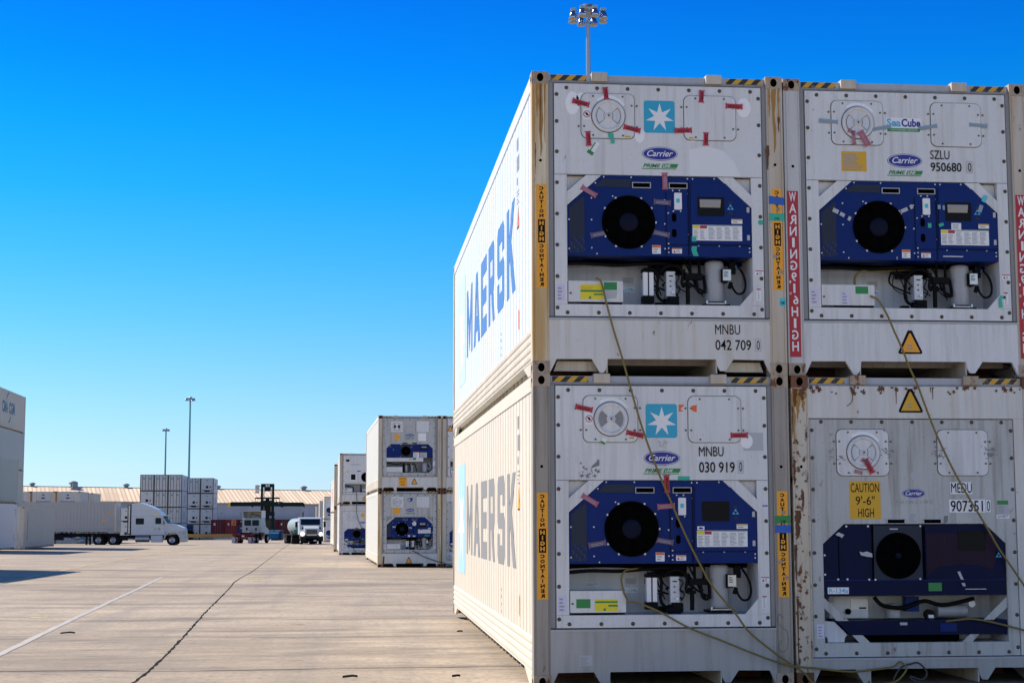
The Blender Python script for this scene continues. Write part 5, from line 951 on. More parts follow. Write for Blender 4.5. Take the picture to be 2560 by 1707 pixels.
# ---------------------------------------------------------------- left of the lane
GL = 'containers stacked on the left of the lane'
M['lgrey'] = paint('grey_side_paint', (.38, .39, .38), .5, .3, (.28, .26, .22), .15); M['ltan'] = paint('tan_side_paint', (.50, .44, .37), .5, .25, (.35, .27, .18), .15); M['lwhite'] = paint('pale_side_paint', (.50, .51, .55), .45, .12, blotch=.06); M['ldark'] = paint('dark_grey_side_paint', (.30, .32, .30), .5, .3, (.22, .21, .18), .15)
def lane(label, x, y, z, rz, sidem, extra=None, L=CL):
    c = thing('reefer_container', label, 'container', (x, y, z), rz, GL); shell(c, dict(post='posttan', cast='castlight', side='white', rail='white', sider=sidem), L); front_plain(c, {})
    if extra:
        b = MB(); extra(b, lambda u, v, d: (CW + d, u, v)); b.build('lettering', c)
    return c
def cma(b, fr):
    text(b, 'CMA', 2.9, 5.1, 1.18, 2.06, -.0135, M['letteral'], fr=fr, bold=.045); text(b, 'CGM', 5.5, 7.8, 1.18, 2.06, -.0135, M['letteral'], fr=fr, bold=.045)
    b.ext(sector(5.4, 1.62, .98, 1.16, 95, 150), fr, -.0145, -.0135, M['letteral']); b.ext(sector(5.4, 1.62, .98, 1.16, 275, 330), fr, -.0145, -.0135, M['letteral'])
M['letteral'] = simple('dark_blue_letter_paint', (.008, .065, .17), .5)
def marks(b, fr):
    for u, v, w_, h, m in ((11.2, 2.45, .5, .12, 'print'), (11.3, 2.25, .35, .12, 'print'), (11.5, 2.05, .25, .10, 'print'), (11.0, .55, .22, .42, 'print'), (11.6, .8, .16, .6, 'amber'), (11.6, .5, .14, .2, 'print')): b.ext(box4(u, u + w_, v, v + h), fr, -.0145, -.0135, M[m])
rzL = .018
def col_at(xr, yfar, u=CW): return xr - CW, yfar - CL
xl, yl = -23.15 - CW, 93.3 - CL
lane('pale grey-white container at ground level, front of the far-left stack', xl, yl, gz(yl, xl), rzL, 'lwhite', marks); lane('dark grey container directly under the sky-side pair on the far left', xl, yl, gz(yl, xl) + 2.8965, rzL, 'ldark')
xs_, ys_ = -24.15 - CW, 99.4
c = lane('single cream container on the ground with red writing at its end, far left', xs_, ys_, gz(ys_, xs_), .01, 'ltan', lambda b, fr: [b.ext(box4(1.2 + (k % 2) * .05, 1.6, .5 + k * .16, .6 + k * .16), fr, -.0145, -.0135, M['print' if k in (0, 11, 12) else 'red']) for k in range(13)] + [b.ext(box4(u, u + .12, v, v + .18), fr, -.0145, -.0135, M['print']) for u, v in ((6, 1.4), (7.3, 1.1), (8.0, 1.6), (11.4, .5), (11.4, 1.9), (11.4, 1.3))])
x4l, y4l = -27.1 - CW, 114.9 - CL
for k, (t, m, e) in enumerate((('bottom container of the hidden left stack of four', 'lgrey', None), ('second container of the left stack of four', 'lgrey', None), ('third container from the ground in the left stack of four, plain grey-green side', 'lgrey', None), ('topmost far-left container with blue shipping lettering between two arcs', 'ltan', cma))): lane(t, x4l, y4l, gz(y4l, x4l) + k * 2.8965, .02, m, e)
for k in range(4): lane('one of four stacked pale containers left of the lane whose shadow falls on the concrete', -21.7 - CW, 48.9 - CL, gz(40, -22) + k * 2.8965, 0, 'lwhite')
# two-high row behind the lorry
M['rustorange'] = paint('orange_rust_post', (.40, .17, .035), .7, .5, (.16, .06, .02), .3, rust=.5)
GB = 'white reefers in a row behind the lorry'
names = [('white reefer in the row behind the trailer, left part hidden by the tall stack', -36.5), ('white reefer between two orange rusty posts behind the trailer', -34.03), ('white reefer with small blue oval, right end of the row behind the trailer', -31.57)]
def old_box(label, x, y, z, oval):
    c = thing('reefer_container', label, 'container', (x, y, z), .015, GB); shell(c, dict(post='rustorange', postr='posttan', cast='castrust', side='whitedirty', rail='whitedirty', sider='whitedirty'), 6.06, 2.62)
    b = MB(); b.box(.16, 2.278, .03, .10, .15, 2.50, M['whitedirty']); b.build('end_wall', c); b = MB(); b.box(.16, 2.278, .012, .1, .02, .149, M['posttan']); b.box(.16, 2.278, .012, .1, 2.501, 2.60, M['whitedirty']); b.build('end_frame', c)
    b = MB(); b.pr([(.32, .60), (2.1, .60), (2.1, 1.40), (1.9, 1.62), (.52, 1.62), (.32, 1.40)], .0, .029, M['blue']); b.build('unit_cover', c)
    if oval: stick(c, 'logo', ellipse(1.22, 1.95, .20, .08, 16), .0285, 'oval'); stick(c, 'logo', ellipse(1.22, 2.25, .14, .06, 16), .0285, 'oval')
for lab, x in names:
    for k in (1, 0): old_box(('upper ' if k else 'lower ') + lab, x, 152.6, gz(152.6, x) + k * 2.62, x > -34.1)
for k in (1, 0): old_box(('upper' if k else 'lower') + ' white reefer with one orange post, set back at the right end behind the trailer', -31.45, 159.6, gz(159.6, -31) + k * 2.62, False)
# ---------------------------------------------------------------- far stacks: doors and units
M['fgrey'] = paint('far_grey_white', (.46, .48, .52), .5, .15, (.3, .3, .32), .1, bump=0); M['fframe'] = simple('dark_green_frame', (.05, .055, .05), .6); M['fdoor'] = simple('door_grey', (.13, .14, .16), .6); M['flogo'] = simple('muted_teal_logo', (.16, .34, .38), .6)
M['navy'] = paint('navy_box_paint', (.012, .03, .085), .5, .2, (.02, .03, .05), .2, bump=0)
def far_box(label, x, y, z, kind, group, bodym='fgrey', doorm=None, L=CL, H=CH, name='shipping_container', frame='fframe', rz=.02):
    c = thing(name, label, 'container', (x, y, z), rz, group); m = M[bodym]
    put('body', cached(('fb', bodym, L, H), lambda: MB().box(.03, CW - .03, .04, L - .03, .10, H - .03, m).mesh('body')), c)
    def fr():
        b = MB(); F = M[frame]
        for x_ in (0, CW - .13): b.box(x_, x_ + .13, 0, .13, 0, H, F); b.box(x_, x_ + .13, L - .13, L, 0, H, F)
        b.box(.131, CW - .131, .005, .10, .0, .14, F); b.box(.131, CW - .131, .005, .10, H - .10, H, F)
        for x_ in (.0, CW - .08): b.box(x_, x_ + .08, .131, L - .131, .0, .12, F); b.box(x_, x_ + .08, .131, L - .131, H - .08, H, M[bodym])
        return b.mesh('frame')
    put('frame', cached(('ff', frame, bodym, L, H), fr), c)
    def side():
        b = MB()
        for k in range(9): b.box(CW - .03, CW - .022, 4.8 + (k % 3) * .9, 5.5 + (k % 3) * .9, .9 + (k // 3) * .45, 1.25 + (k // 3) * .45, M['print'])
        return b.mesh('lettering')
    if L > 10: put('lettering', cached('fside', side), c)
    if kind == 'door':
        dm = M[doorm or 'fgrey']; dk = doorm or 'fgrey'
        put('door_seal', cached(('seal', H), lambda: MB().box(1.2135, 1.2245, .008, .039, .15, H - .11, M['fframe']).mesh('door_seal')), c)
        for x0 in (.14, 1.225): put('door', cached(('fd', dk, H), lambda: MB().box(0, 1.073, .012, .039, .15, H - .11, dm).mesh('door')), c, loc=(x0, 0, 0))
        bar = cached(('bar', H), lambda: MB().cyl((0, -.012, .12), (0, -.012, H - .08), .045, M['fdoor'], n=8).box(-.09, .09, -.02, .0, 1.0, 1.08, M['fdoor']).box(-.05, .05, -.02, .0, .3, .36, M['fdoor']).box(-.05, .05, -.02, .0, H - .5, H - .44, M['fdoor']).mesh('locking_bar'))
        for x0 in (.42, .92, 1.50, 2.0): put('locking_bar', bar, c, loc=(x0, 0, 0))
        lg = cached(('flg', bodym), lambda: MB().box(.0, .36, .004, .0115, H - .90, H - .52, M['flogo']).mesh('logo'))
        if bodym == 'fgrey':
            for x0 in (.50, 1.55): put('logo', lg, c, loc=(x0, 0, 0))
    else:
        put('end_wall', cached(('fe', bodym, H), lambda: MB().box(.14, CW - .14, .012, .039, .15, H - .11, m).mesh('end_wall')), c)
        put('display', cached('fdisp', lambda: MB().box(1.02, 1.45, -.01, .0115, .98, 1.42, M['screen']).mesh('display')), c)
        put('fan_grille', cached('ffan', lambda: MB().box(1.72, 1.92, -.005, .0115, 1.06, 1.32, M['screen']).mesh('fan_grille')), c)
        put('machine_bay', cached('fbay', lambda: MB().pr([(.30, .62), (2.15, .62), (2.15, .40), (1.7, .30), (.75, .30), (.75, .46), (.30, .50)], -.005, .0115, M['screen']).box(1.72, 2.0, -.02, -.0055, .42, .58, M['fgrey']).mesh('machine_bay')), c)
        put('logo', cached('fl2', lambda: MB().box(1.05, 1.38, .004, .0115, 2.25, 2.55, M['flogo']).mesh('logo')), c)
    return c
GA = 'four-high block of containers beside the lorry cab'; GBk = 'four-high pair of columns right of the block'
ord_ = ['bottom', 'second-lowest', 'third', 'top']; colA = ['left', 'middle', 'right']; zA = gz(279.5)
for k in range(4):
    for j in range(3):
        kind = 'unit' if (j == 0 and k in (0, 2)) else 'door'
        far_box('%s container in the %s column of the wide far block, %s' % (ord_[k], colA[j], 'with door bars' if kind == 'door' else 'showing its cooling unit'), -39.56 + j * 2.465, 279.6, zA + k * 2.9, kind, GA)
for k in range(4):
    for j in range(2):
        kind = 'door' if (j == 0 and k == 3) else 'unit'
        far_box('%s container in the %s column of the narrow far block, %s' % (ord_[k], ('left', 'right')[j], 'with door bars' if kind == 'door' else 'showing its cooling unit'), -33.0 + j * 2.45, 297.2, gz(297) + k * 2.9, kind, GBk)
b = MB(); b.box(0, 1.42, 0, 2.2, .05, 1.62, M['hole']); b.box(0, 1.42, 0, 2.2, 1.62, 2.75, M['navy']); nb = thing('storage_box', 'dark navy box standing at the foot of the narrow far block', 'box', (-32.95, 293.5, gz(293.5)), .02); b.build('body', nb); b = MB(); b.box(-.02, 1.44, -.02, 2.22, 2.75, 2.82, M['bluetape']); b.build('lid', nb)
for k, t in ((1, 'upper'), (0, 'lower')): far_box('%s reefer in the gap between trailer and lorry cab, far behind' % t, -44.2, 287.5, gz(287.5) + k * 2.9, 'unit', 'reefers far behind the trailer gap', frame='fgrey', rz=-.05)
# ---------------------------------------------------------------- warehouse
M['whroof'] = ribs('roof_sheets', (.90, .73, .50), (.58, .41, .25), 0.85, .34, 'X', .40); M['whwall'] = ribs('wall_sheets', (.33, .36, .46), (.28, .31, .40), 1.6, .06, 'X', .04); M['whtrim'] = simple('wall_trim', (.24, .25, .27), .7); M['ventgrey'] = simple('roof_vent_grey', (.16, .20, .24), .6)
wh = thing('warehouse', 'long low warehouse with rust-stained tan ribbed roof and blue-grey walls across the background', 'warehouse', (-64.32, 319.62, 0), R(12.0)); wh.rotation_euler = (0, R(.65), R(12.0)); wa, wb = -55, 130
b = MB(); b.box(wa, wb, 0, 28, -4.5, 5.25, M['whwall']); b.build('wall', wh)
b = MB(); b.px([(-.7, 5.26), (14, 8.35), (28.7, 5.26), (28.7, 5.42), (14, 8.51), (-.7, 5.42)], wa - .5, wb + .5, M['whroof']); rf = b.build('roof', wh)
b = MB(); b.box(wa - .5, wb + .5, 13.6, 14.4, 8.45, 8.56, M['whtrim']); b.build('ridge_cap', wh)
b = MB(); b.box(wa, wb, -1.2, -.002, 1.95, 2.30, M['whtrim']); b.build('dock_canopy', wh)
for sx, k in ((-1.5, 1.0), (6.8, 1.5), (17.7, 1.1), (37.1, 1.0), (55.8, 1.2), (81.3, 1.0)):
    b = MB(); b.lathe([(.38 * k, 0), (.38 * k, .4 * k), (.62 * k, .42 * k), (.62 * k, .72 * k), (.25 * k, .86 * k), (.0, .90 * k)], (sx, 14, 8.4), M['ventgrey'], 14); b.box(sx - .5 * k, sx + .5 * k, 13.4, 14.6, 8.2, 8.6, M['ventgrey']); b.build('roof_vent', rf)
b = MB(); b.box(6.2, 8.2, 10.6, 12.6, 7.7, 8.2, M['ventgrey']); b.box(6.5, 7.6, 11.0, 12.2, 8.2, 9.1, M['ventgrey']); b.build('roof_unit', rf)
for sx in (36, 40, 47, 52, 56): b = MB(); b.box(sx, sx + .3, -.12, -.003, 3.1, 3.35, M['whtrim']); b.build('wall_lamp', wh)
# ---------------------------------------------------------------- freight on yellow wagons before the warehouse
M['fred'] = paint('maroon_box_paint', (.085, .014, .028), .6, .3, (.05, .02, .03), .25, bump=0); M['fred2'] = paint('red_box_paint', (.14, .026, .036), .6, .3, (.08, .02, .03), .2, bump=0); M['fblue'] = paint('blue_box_paint', (.015, .05, .15), .6, .2, (.02, .03, .06), .2, bump=0); M['forange'] = paint('orange_box_paint', (.50, .12, .05), .6, .2, blotch=.2, bump=0); M['fwag'] = paint('yellow_wagon_paint', (.46, .24, .05), .6, .4, (.2, .1, .03), .2, bump=0)
GW = 'freight boxes on the yellow wagons by the warehouse'
zW = -.99
def freight(label, x, wd, m, z=zW, h=2.5, y=275.2):
    c = thing('freight_box', label, 'container', (x, y, z), 0, GW); b = MB(); b.box(0, wd, 0, 6, 0, h, M[m]); b.build('body', c)
    b = MB(); [b.box(u, u + .07, -.03, -.001, .1, h - .1, M['fframe']) for u in (wd * .3, wd * .48, wd * .66)]; b.box(wd * .2, wd * .32, -.045, -.032, h * .6, h * .75, M['vgrey']); b.build('locking_bar', c)
freight('maroon freight box at the left end of the wagons', -26.6, 2.44, 'fred'); freight('dull red freight box beside the maroon one', -24.1, 2.2, 'fred2'); freight('bright orange crate tucked low before the dark red boxes', -23.0, .8, 'forange', .45, 1.0, 274.6); freight('dark navy freight box in the red row left of the tractor', -21.8, 1.9, 'fblue', zW, 1.5); freight('dark purple-red freight box above the navy one', -21.85, 2.0, 'fred', .53, .95)
freight('red freight box just left of the tractor cab', -19.8, 2.44, 'fred2'); freight('orange box on top of the red row beside the tractor', -20.3, 1.9, 'forange', 1.0, .55, 274.9); freight('maroon freight box partly behind the tractor', -17.3, 2.44, 'fred'); freight('maroon freight box right of the mast machine', -14.8, 2.0, 'fred'); freight('pale freight box between maroon and blue ones', -12.75, .9, 'fgrey'); freight('blue freight box at the right end of the wagons', -11.8, 2.2, 'fblue', zW, 2.3); freight('second blue freight box nearest the white lorry', -9.5, 2.2, 'fblue', zW, 2.0)
for lab, xa_, xb_ in (('left yellow flat wagon carrying red boxes', -40.0, -19.4), ('right yellow flat wagon carrying maroon and blue boxes', -19.1, -5.5)):
    c = thing('flat_wagon', lab, 'wagon', (xa_, 275.0, 0), 0, 'yellow flat wagons'); b = MB(); b.box(0, xb_ - xa_, 0, 2.8, -1.62, -1.0, M['fwag']); b.build('deck', c)
    for u in (.9, 2.6, xb_ - xa_ - 2.6, xb_ - xa_ - .9): b = MB(); b.cyl((u, .3, -1.84), (u, 2.5, -1.84), .24, M['black'], n=14); b.build('wheel', c)
# ---------------------------------------------------------------- light masts
M['mast'] = simple('galvanised_mast', (.30, .33, .36), .35, .7); M['mastteal'] = simple('teal_grey_mast', (.04, .20, .24), .4, .2); M['lampblue'] = simple('blue_grey_reflector', (.30, .36, .48), .15, .9); M['lampglass'] = simple('amber_glass', (.35, .27, .15), .3)
def mast(label, x, y, top, r0, r1, m, n_l=8):
    z = gz(y); t = thing('light_mast', label, 'light mast', (x, y, z), 0, 'high light masts over the yard'); h = top - z
    b = MB(); b.cyl((0, 0, 0), (0, 0, h - .5), r0, M[m], r1, 12); b.cyl((0, 0, 0), (0, 0, .3), r0 * 1.8, M[m], n=12); b.build('pole', t)
    b = MB(); b.lathe([(0, .32), (.34, .30), (.42, .12), (.42, -.02), (.25, -.20), (r1, -.45)], (0, 0, h - .3), M['mast'], 20); hd = b.build('head_frame', t)
    for k in range(n_l):
        a = 2 * math.pi * (k + .37) / n_l; cx_, cy_ = math.cos(a), math.sin(a); b = MB()
        b.cyl((cx_ * .35, cy_ * .35, h - .42), (cx_ * .72, cy_ * .72, h - .42), .03, M['mast'], n=6)
        b.box(cx_ * .92 - .15, cx_ * .92 + .15, cy_ * .92 - .12, cy_ * .92 + .12, h - .46, h - .28, M['mast']); b.build('arm', hd)
        b = MB(); b.lathe([(.0, .0), (.12, -.0), (.17, -.12), (.235, -.30), (.25, -.44), (.235, -.45)], (cx_ * .95, cy_ * .95, h - .47), M['lampblue'], 16); b.lathe([(.235, -.45), (.0, -.47)], (cx_ * .95, cy_ * .95, h - .47), M['lampglass'], 16); b.build('floodlight', hd)
mast('tall floodlight mast rising behind the near containers', 11.54, 74.7, 30.9, .27, .115, 'mast'); mast('taller of the two slim teal masts over the far block', -39.3, 362.66, 29.6, .30, .17, 'mastteal'); mast('shorter and farther slim teal mast, left of the other', -59.85, 496.0, 29.7, .34, .20, 'mastteal')
# ---------------------------------------------------------------- vehicles
M['cabwhite'] = paint('white_cab_paint', (.50, .54, .60), .3, .08, blotch=.05, fine=.05, bump=0); M['cabgrey'] = paint('dusty_grey_cab_paint', (.40, .43, .43), .45, .2, blotch=.1, fine=.1, bump=0); M['glass'] = simple('dark_cab_glass', (.006, .012, .018), .2, spec=.3); M['glassgreen'] = simple('greenish_cab_glass', (.008, .030, .032), .4, spec=.12)
M['chrome'] = simple('chrome', (.42, .43, .45), .38, .8); M['tyre'] = simple('tyre_rubber', (.012, .012, .013), .75); M['rim'] = simple('alloy_rim', (.42, .43, .46), .3, .8); M['chassis'] = simple('dark_chassis', (.012, .013, .018), .6); M['chassisred'] = paint('red_brown_chassis', (.12, .018, .028), .6, .3, (.04, .02, .02), .2, bump=0)
M['headlamp'] = simple('lit_headlamp', (1.0, .78, .50), .2, 0, 8.0); M['lens'] = simple('lamp_lens', (.35, .36, .38), .35); M['flap'] = simple('pale_mud_flap', (.36, .33, .40), .6); M['plate'] = simple('licence_plate', (.6, .62, .66), .5); M['dkgreen'] = paint('dark_green_machine', (.003, .016, .020), .5, .2, (.01, .02, .02), .2, bump=0); M['tankgrey'] = paint('dull_tank_paint', (.26, .31, .31), .4, .2, bump=0); M['greenstripe'] = simple('green_stripe', (.01, .16, .12), .4); M['fairing'] = paint('fairing_inside', (.36, .33, .22), .6, .2, bump=0); M['binblue'] = paint('blue_bin_paint', (.012, .085, .22), .5, .2, (.02, .05, .09), .2, bump=0)
def wheel(parent, x, y, z, r=.50, w_=.28, ax='y', dual=False):
    def f():
        b = MB(); W = w_ * (2 if dual else 1)
        b.lathe([(r * .55, -W / 2), (r * .92, -W / 2), (r, -W * .36), (r, W * .36), (r * .92, W / 2), (r * .55, W / 2)], (0, 0, 0), M['tyre'], 28, ax); return b.mesh('tyre')
    def g():
        b = MB(); W = w_ * (2 if dual else 1)
        for s_ in (-1, 1):
            b.lathe([(r * .57, s_ * W * .47), (r * .54, s_ * W * .40), (r * .40, s_ * W * .30), (r * .24, s_ * W * .34), (r * .20, s_ * W * .46), (.0, s_ * W * .46)], (0, 0, 0), M['rim'], 20, ax)
            for k in range(8):
                a = k * math.pi / 4; p = (r * .33 * math.cos(a), r * .33 * math.sin(a)); c = {'y': ((p[0], s_ * W * .30, p[1]), (p[0], s_ * W * .37, p[1])), 'x': ((s_ * W * .30, p[0], p[1]), (s_ * W * .37, p[0], p[1]))}[ax]
                b.cyl(*c, r * .05, M['tyre'], n=6)
        return b.mesh('rim')
    t = put('wheel', cached(('ty', r, w_, ax, dual), f), parent, loc=(x, y, z)); put('rim', cached(('rm', r, w_, ax, dual), g), t); return t
# lorry in profile, nose to the right (local x forward with 0 at the bumper, y away from the lane)
lx, ly = -17.07, 138.13; lr = R(-2.5); lz = gz(ly, lx)
t = thing('lorry_tractor', 'white long-nose lorry tractor with tall sleeper cab, seen in profile', 'lorry', (lx, ly, lz), lr)
def arc(cx, cz, r, a0, a1, n=9): return [(cx + r * math.cos(R(a0 + (a1 - a0) * i / n)), cz + r * math.sin(R(a0 + (a1 - a0) * i / n))) for i in range(n + 1)]
b = MB(); b.pr([(-4.85, .97), (-1.78, .97), (-1.72, 1.25), (-1.62, 1.98), (-1.55, 2.02), (-2.06, 2.74), (-2.12, 2.92), (-2.55, 3.29), (-3.12, 3.57), (-3.83, 3.83), (-4.30, 3.90), (-4.85, 3.80)], -1.08, 1.08, M['cabwhite']); cab = b.build('cab', t, bevel=.09)
b = MB(); b.pr([(-1.74, .97)] + arc(-1.11, .50, .66, 138, 12) + [(-.42, .72), (-.02, .78), (.0, .98), (-.03, 1.38), (-.14, 1.60), (-.62, 1.80), (-1.20, 1.96), (-1.56, 2.02), (-1.66, 1.9)], -1.0, 1.0, M['cabwhite']); hood = b.build('hood', t, bevel=.10)
b = MB(); [MB().pr(arc(-1.11, .50, .78, 172, 8, 14) + arc(-1.11, .50, .70, 8, 172, 14), q, q + .41, M['cabwhite']).build('fender', hood) for q in (-1.13, .72)]
b = MB(); b.pr([(-.40, .30), (-.06, .28), (.05, .36), (.06, .60), (-.02, .76), (-.40, .72)], -1.12, 1.12, M['chrome']); b.build('bumper', t, bevel=.03)
b = MB(); b.box(-.10, .015, -1.13, -.80, .98, 1.30, M['lens']); b.build('headlight', hood); b = MB(); b.box(-.45, -.30, -1.06, -1.005, 1.16, 1.24, M['orange']); b.build('turn_signal', hood)
b = MB(); b.box(-.02, .03, -.6, .6, .85, 1.45, M['chrome']); b.build('grille', hood)
b = MB(); b.pr(rrect(-4.44, -3.70, 1.92, 2.48, .07), -1.10, -1.081, M['glass']); b.build('sleeper_window', cab)
b = MB(); b.pr([(-2.66, 1.96), (-2.14, 1.96), (-2.14, 2.40), (-2.20, 2.52), (-2.60, 2.52), (-2.66, 2.44)], -1.10, -1.081, M['glassgreen']); b.build('side_window', cab)
b = MB(); b.pr([(-2.02, 1.98), (-1.78, 1.98), (-2.02, 2.46)], -1.10, -1.081, M['glassgreen']); b.pr([(-1.52, 2.05), (-1.57, 2.04), (-2.04, 2.68), (-2.0, 2.70)], -.95, .95, M['glassgreen']); b.build('windscreen', cab)
b = MB()
for x in (-2.78, -1.82): b.box(x, x + .012, -1.086, -1.081, 1.0, 2.5, M['print'])
b.box(-4.85, -2.1, -1.086, -1.081, 2.66, 2.675, M['print']); b.box(-4.60, -2.4, -1.086, -1.081, 3.18, 3.19, M['print']); b.box(-4.3, -2.85, -1.086, -1.081, 1.70, 1.71, M['print']); b.box(-2.70, -2.62, -1.11, -1.081, 1.46, 1.52, M['ink']); b.box(-2.44, -2.2, -1.086, -1.081, 1.45, 1.62, M['print']); b.box(-2.44, -2.2, -1.086, -1.081, 1.24, 1.38, M['vgrey']); b.box(-3.0, -2.25, -1.086, -1.081, 2.74, 2.84, M['yellow']); b.build('door_trim', cab)
b = MB(); b.pr([(-2.12, 2.70), (-1.66, 2.78), (-1.62, 2.72), (-2.06, 2.62)], -1.0, 1.0, M['cabwhite']); b.build('sun_visor', cab)
b = MB(); b.box(-1.98, -1.90, -1.42, -1.22, 1.95, 2.45, M['chrome']); b.tube([(-1.9, -1.08, 2.5), (-1.94, -1.3, 2.48), (-1.94, -1.3, 1.9), (-1.9, -1.08, 1.88)], .02, M['chassis']); b.build('mirror', cab)
b = MB(); b.cyl((-4.95, -.7, .95), (-4.95, -.7, 3.75), .10, M['chassis'], n=12); b.box(-5.22, -4.86, -1.0, 1.0, 1.0, 3.70, M['chassis']); b.cyl((-5.05, -1.05, 1.1), (-5.05, -1.05, 3.65), .09, M['chrome'], n=12); b.build('exhaust_stack', t)
b = MB(); b.cyl((-4.45, -.85, .60), (-3.20, -.85, .60), .31, M['chrome'], n=20); b.build('fuel_tank', t); b = MB(); b.box(-3.05, -1.98, -1.08, -.6, .28, .90, M['cabwhite']); b.build('step_box', t, bevel=.03)
b = MB(); b.box(-8.3, -.6, -.45, -.30, .62, .92, M['chassis']); b.box(-8.3, -.6, .30, .45, .62, .92, M['chassis']); b.box(-7.6, -6.4, -.55, .55, .93, 1.04, M['chassis']); b.box(-8.35, -8.25, -.9, .9, .40, .98, M['chassis']); b.box(-5.9, -5.2, -.9, -.5, .45, .85, M['chassis']); b.box(-8.1, -5.95, -1.2, -.5, .98, 1.06, M['chassis']); b.build('chassis', t)
wheel(t, -1.11, -.92, .50); wheel(t, -1.11, .92, .50)
for x in (-6.47, -7.80): wheel(t, x, -.85, .50, dual=True); wheel(t, x, .85, .50, dual=True)
t = thing('container_trailer', 'dark skeletal trailer frame with landing legs under the grey container', 'trailer', at(lr, lx, ly, -6.25, 0) + (lz,), lr)
b = MB(); b.box(-12.3, .1, -.55, -.40, .98, 1.10, M['chassis']); b.box(-12.3, .1, .40, .55, .98, 1.10, M['chassis'])
for x in (0, -2.5, -5, -7.5, -10, -12.2): b.box(x - .12, x, -1.2, 1.2, 1.0, 1.095, M['chassis'])
b.box(-10, -2.4, -.5, .5, .80, .97, M['chassis']); b.build('frame', t)
for y in (-.8, .8): b = MB(); b.box(-2.75, -2.60, y - .08, y + .08, .06, 1.0, M['chassis']); b.box(-2.85, -2.5, y - .15, y + .15, .0, .06, M['chassis']); b.tube([(-2.7, y, .5), (-3.6, y, 1.0)], .04, M['chassis']); b.build('landing_leg', t)
b = MB(); b.box(-5.6, -4.8, -.9, -.4, .50, .95, M['chassis']); b.tube(smooth_path([(-2.7, -.6, .9), (-3.6, -.6, .55), (-4.6, -.6, .95)]), .03, M['chassis']); b.build('tool_box', t)
for x in (-10.6, -11.9): wheel(t, x, -.9, .50, dual=True); wheel(t, x, .9, .50, dual=True)
ox, oy = at(lr, lx, ly, -6.22, 1.22)
c = thing('shipping_container', 'long grey-white container loaded on the trailer behind the lorry', 'container', at(lr, lx, ly, -6.22, -1.22) + (lz + 1.11,), lr + R(90)); M['loadgrey'] = paint('load_side_paint', (.34, .34, .35), .5, .18, blotch=.1)
shell(c, dict(post='posttan', cast='castlight', side='loadgrey', rail='loadgrey', sider='loadgrey')); 
b = MB(); b.box(.16, 2.278, .03, .10, .15, 2.79, M['white']); b.box(.16, 2.278, .012, .1, .02, .149, M['posttan']); b.box(.16, 2.278, .012, .1, 2.791, 2.87, M['posttan']); b.build('end_wall', c)
sfr = lambda u, v, d: (d, u, v)
for u, v, w_, h, m in ((.75, 2.62, .75, .07, 'print'), (.95, 2.40, .25, .10, 'print'), (.95, 1.86, .14, .16, 'print'), (.62, 1.86, .16, .16, 'amber'), (6.0, .55, .6, .08, 'redtape')): MB().ext(box4(u, u + w_, v, v + h), sfr, .0125, .0135, M[m]).build('marking', c)
b = MB(); b.ext([(.92, 1.05), (1.22, 1.05), (1.07, 1.34)], sfr, .0125, .0135, M['amber']); b.build('warning_sign', c)
c = tag(MB().lathe([(0, 0), (.30, 0), (.30, .3), (.28, .32), (.30, .34), (.30, .66), (.28, .68), (.30, .70), (.30, .95), (.0, .95)], (-32.0, 155.5, gz(155.5, -32)), M['mustard'], 18).build('barrel'), 'yellow drum standing under the trailer', 'drum')
# tractor from behind
M['fairbeige'] = paint('beige_fairing', (.56, .52, .40), .6, .2, bump=0)
t = thing('road_tractor', 'pale grey day-cab tractor with open roof fairing and red chassis, seen from behind', 'lorry', (-13.55, 164.05, gz(164)), R(-12))
b = MB(); b.px([(3.3, 1.20), (5.3, 1.20), (5.3, 2.0), (5.0, 2.72), (3.38, 2.80), (3.3, 2.70)], -1.06, 1.06, M['cabgrey']); cab = b.build('cab', t, bevel=.08)
for x in (-.83, .07): b = MB(); b.pr(rrect(x, x + .76, 1.95, 2.58, .08), 3.275, 3.298, M['glassgreen']); b.build('rear_window', cab)
b = MB(); [b.box(x, x + .16, 3.24, 3.298, 1.45, 1.72, M['chassis']) for x in (-.62, .42)]; b.box(-.02, .02, 3.28, 3.298, 1.25, 2.7, M['print']); b.build('coupling_panel', cab)
b = MB(); b.box(-1.10, -1.03, 3.45, 5.0, 2.79, 3.62, M['cabgrey']); b.box(1.03, 1.10, 3.45, 5.0, 2.79, 3.62, M['cabwhite']); b.box(-1.02, 1.02, 3.5, 5.0, 3.52, 3.62, M['cabgrey']); b.px([(4.9, 2.79), (5.2, 2.79), (4.95, 3.6), (4.7, 3.6)], -1.02, 1.02, M['fairbeige']); b.tube([(-.3, 3.6, 2.8), (-.3, 4.7, 3.4)], .03, M['chassis'], 6); b.tube([(-.3, 4.3, 3.25), (.9, 4.5, 2.95)], .025, M['chassis'], 6); b.build('roof_fairing', cab)
b = MB(); b.px([(5.3, 1.0), (6.9, 1.0), (7.1, 1.5), (5.3, 1.95)], -.95, .95, M['cabgrey']); b.build('hood', t, bevel=.08)
b = MB(); b.box(-.45, -.30, -.1, 6.8, .75, 1.02, M['chassisred']); b.box(.30, .45, -.1, 6.8, .75, 1.02, M['chassisred']); b.box(-1.22, 1.22, -.15, .05, .86, 1.02, M['chassisred']); b.box(-1.15, 1.15, .1, 2.6, 1.03, 1.10, M['chassisred']); b.box(-.55, .55, .6, 1.6, 1.10, 1.22, M['chassis']); b.box(-.5, .5, -.2, -.1, .55, .70, M['chassisred']); b.box(.6, 1.25, 2.6, 3.2, .35, 1.15, M['chassis']); b.build('chassis', t)
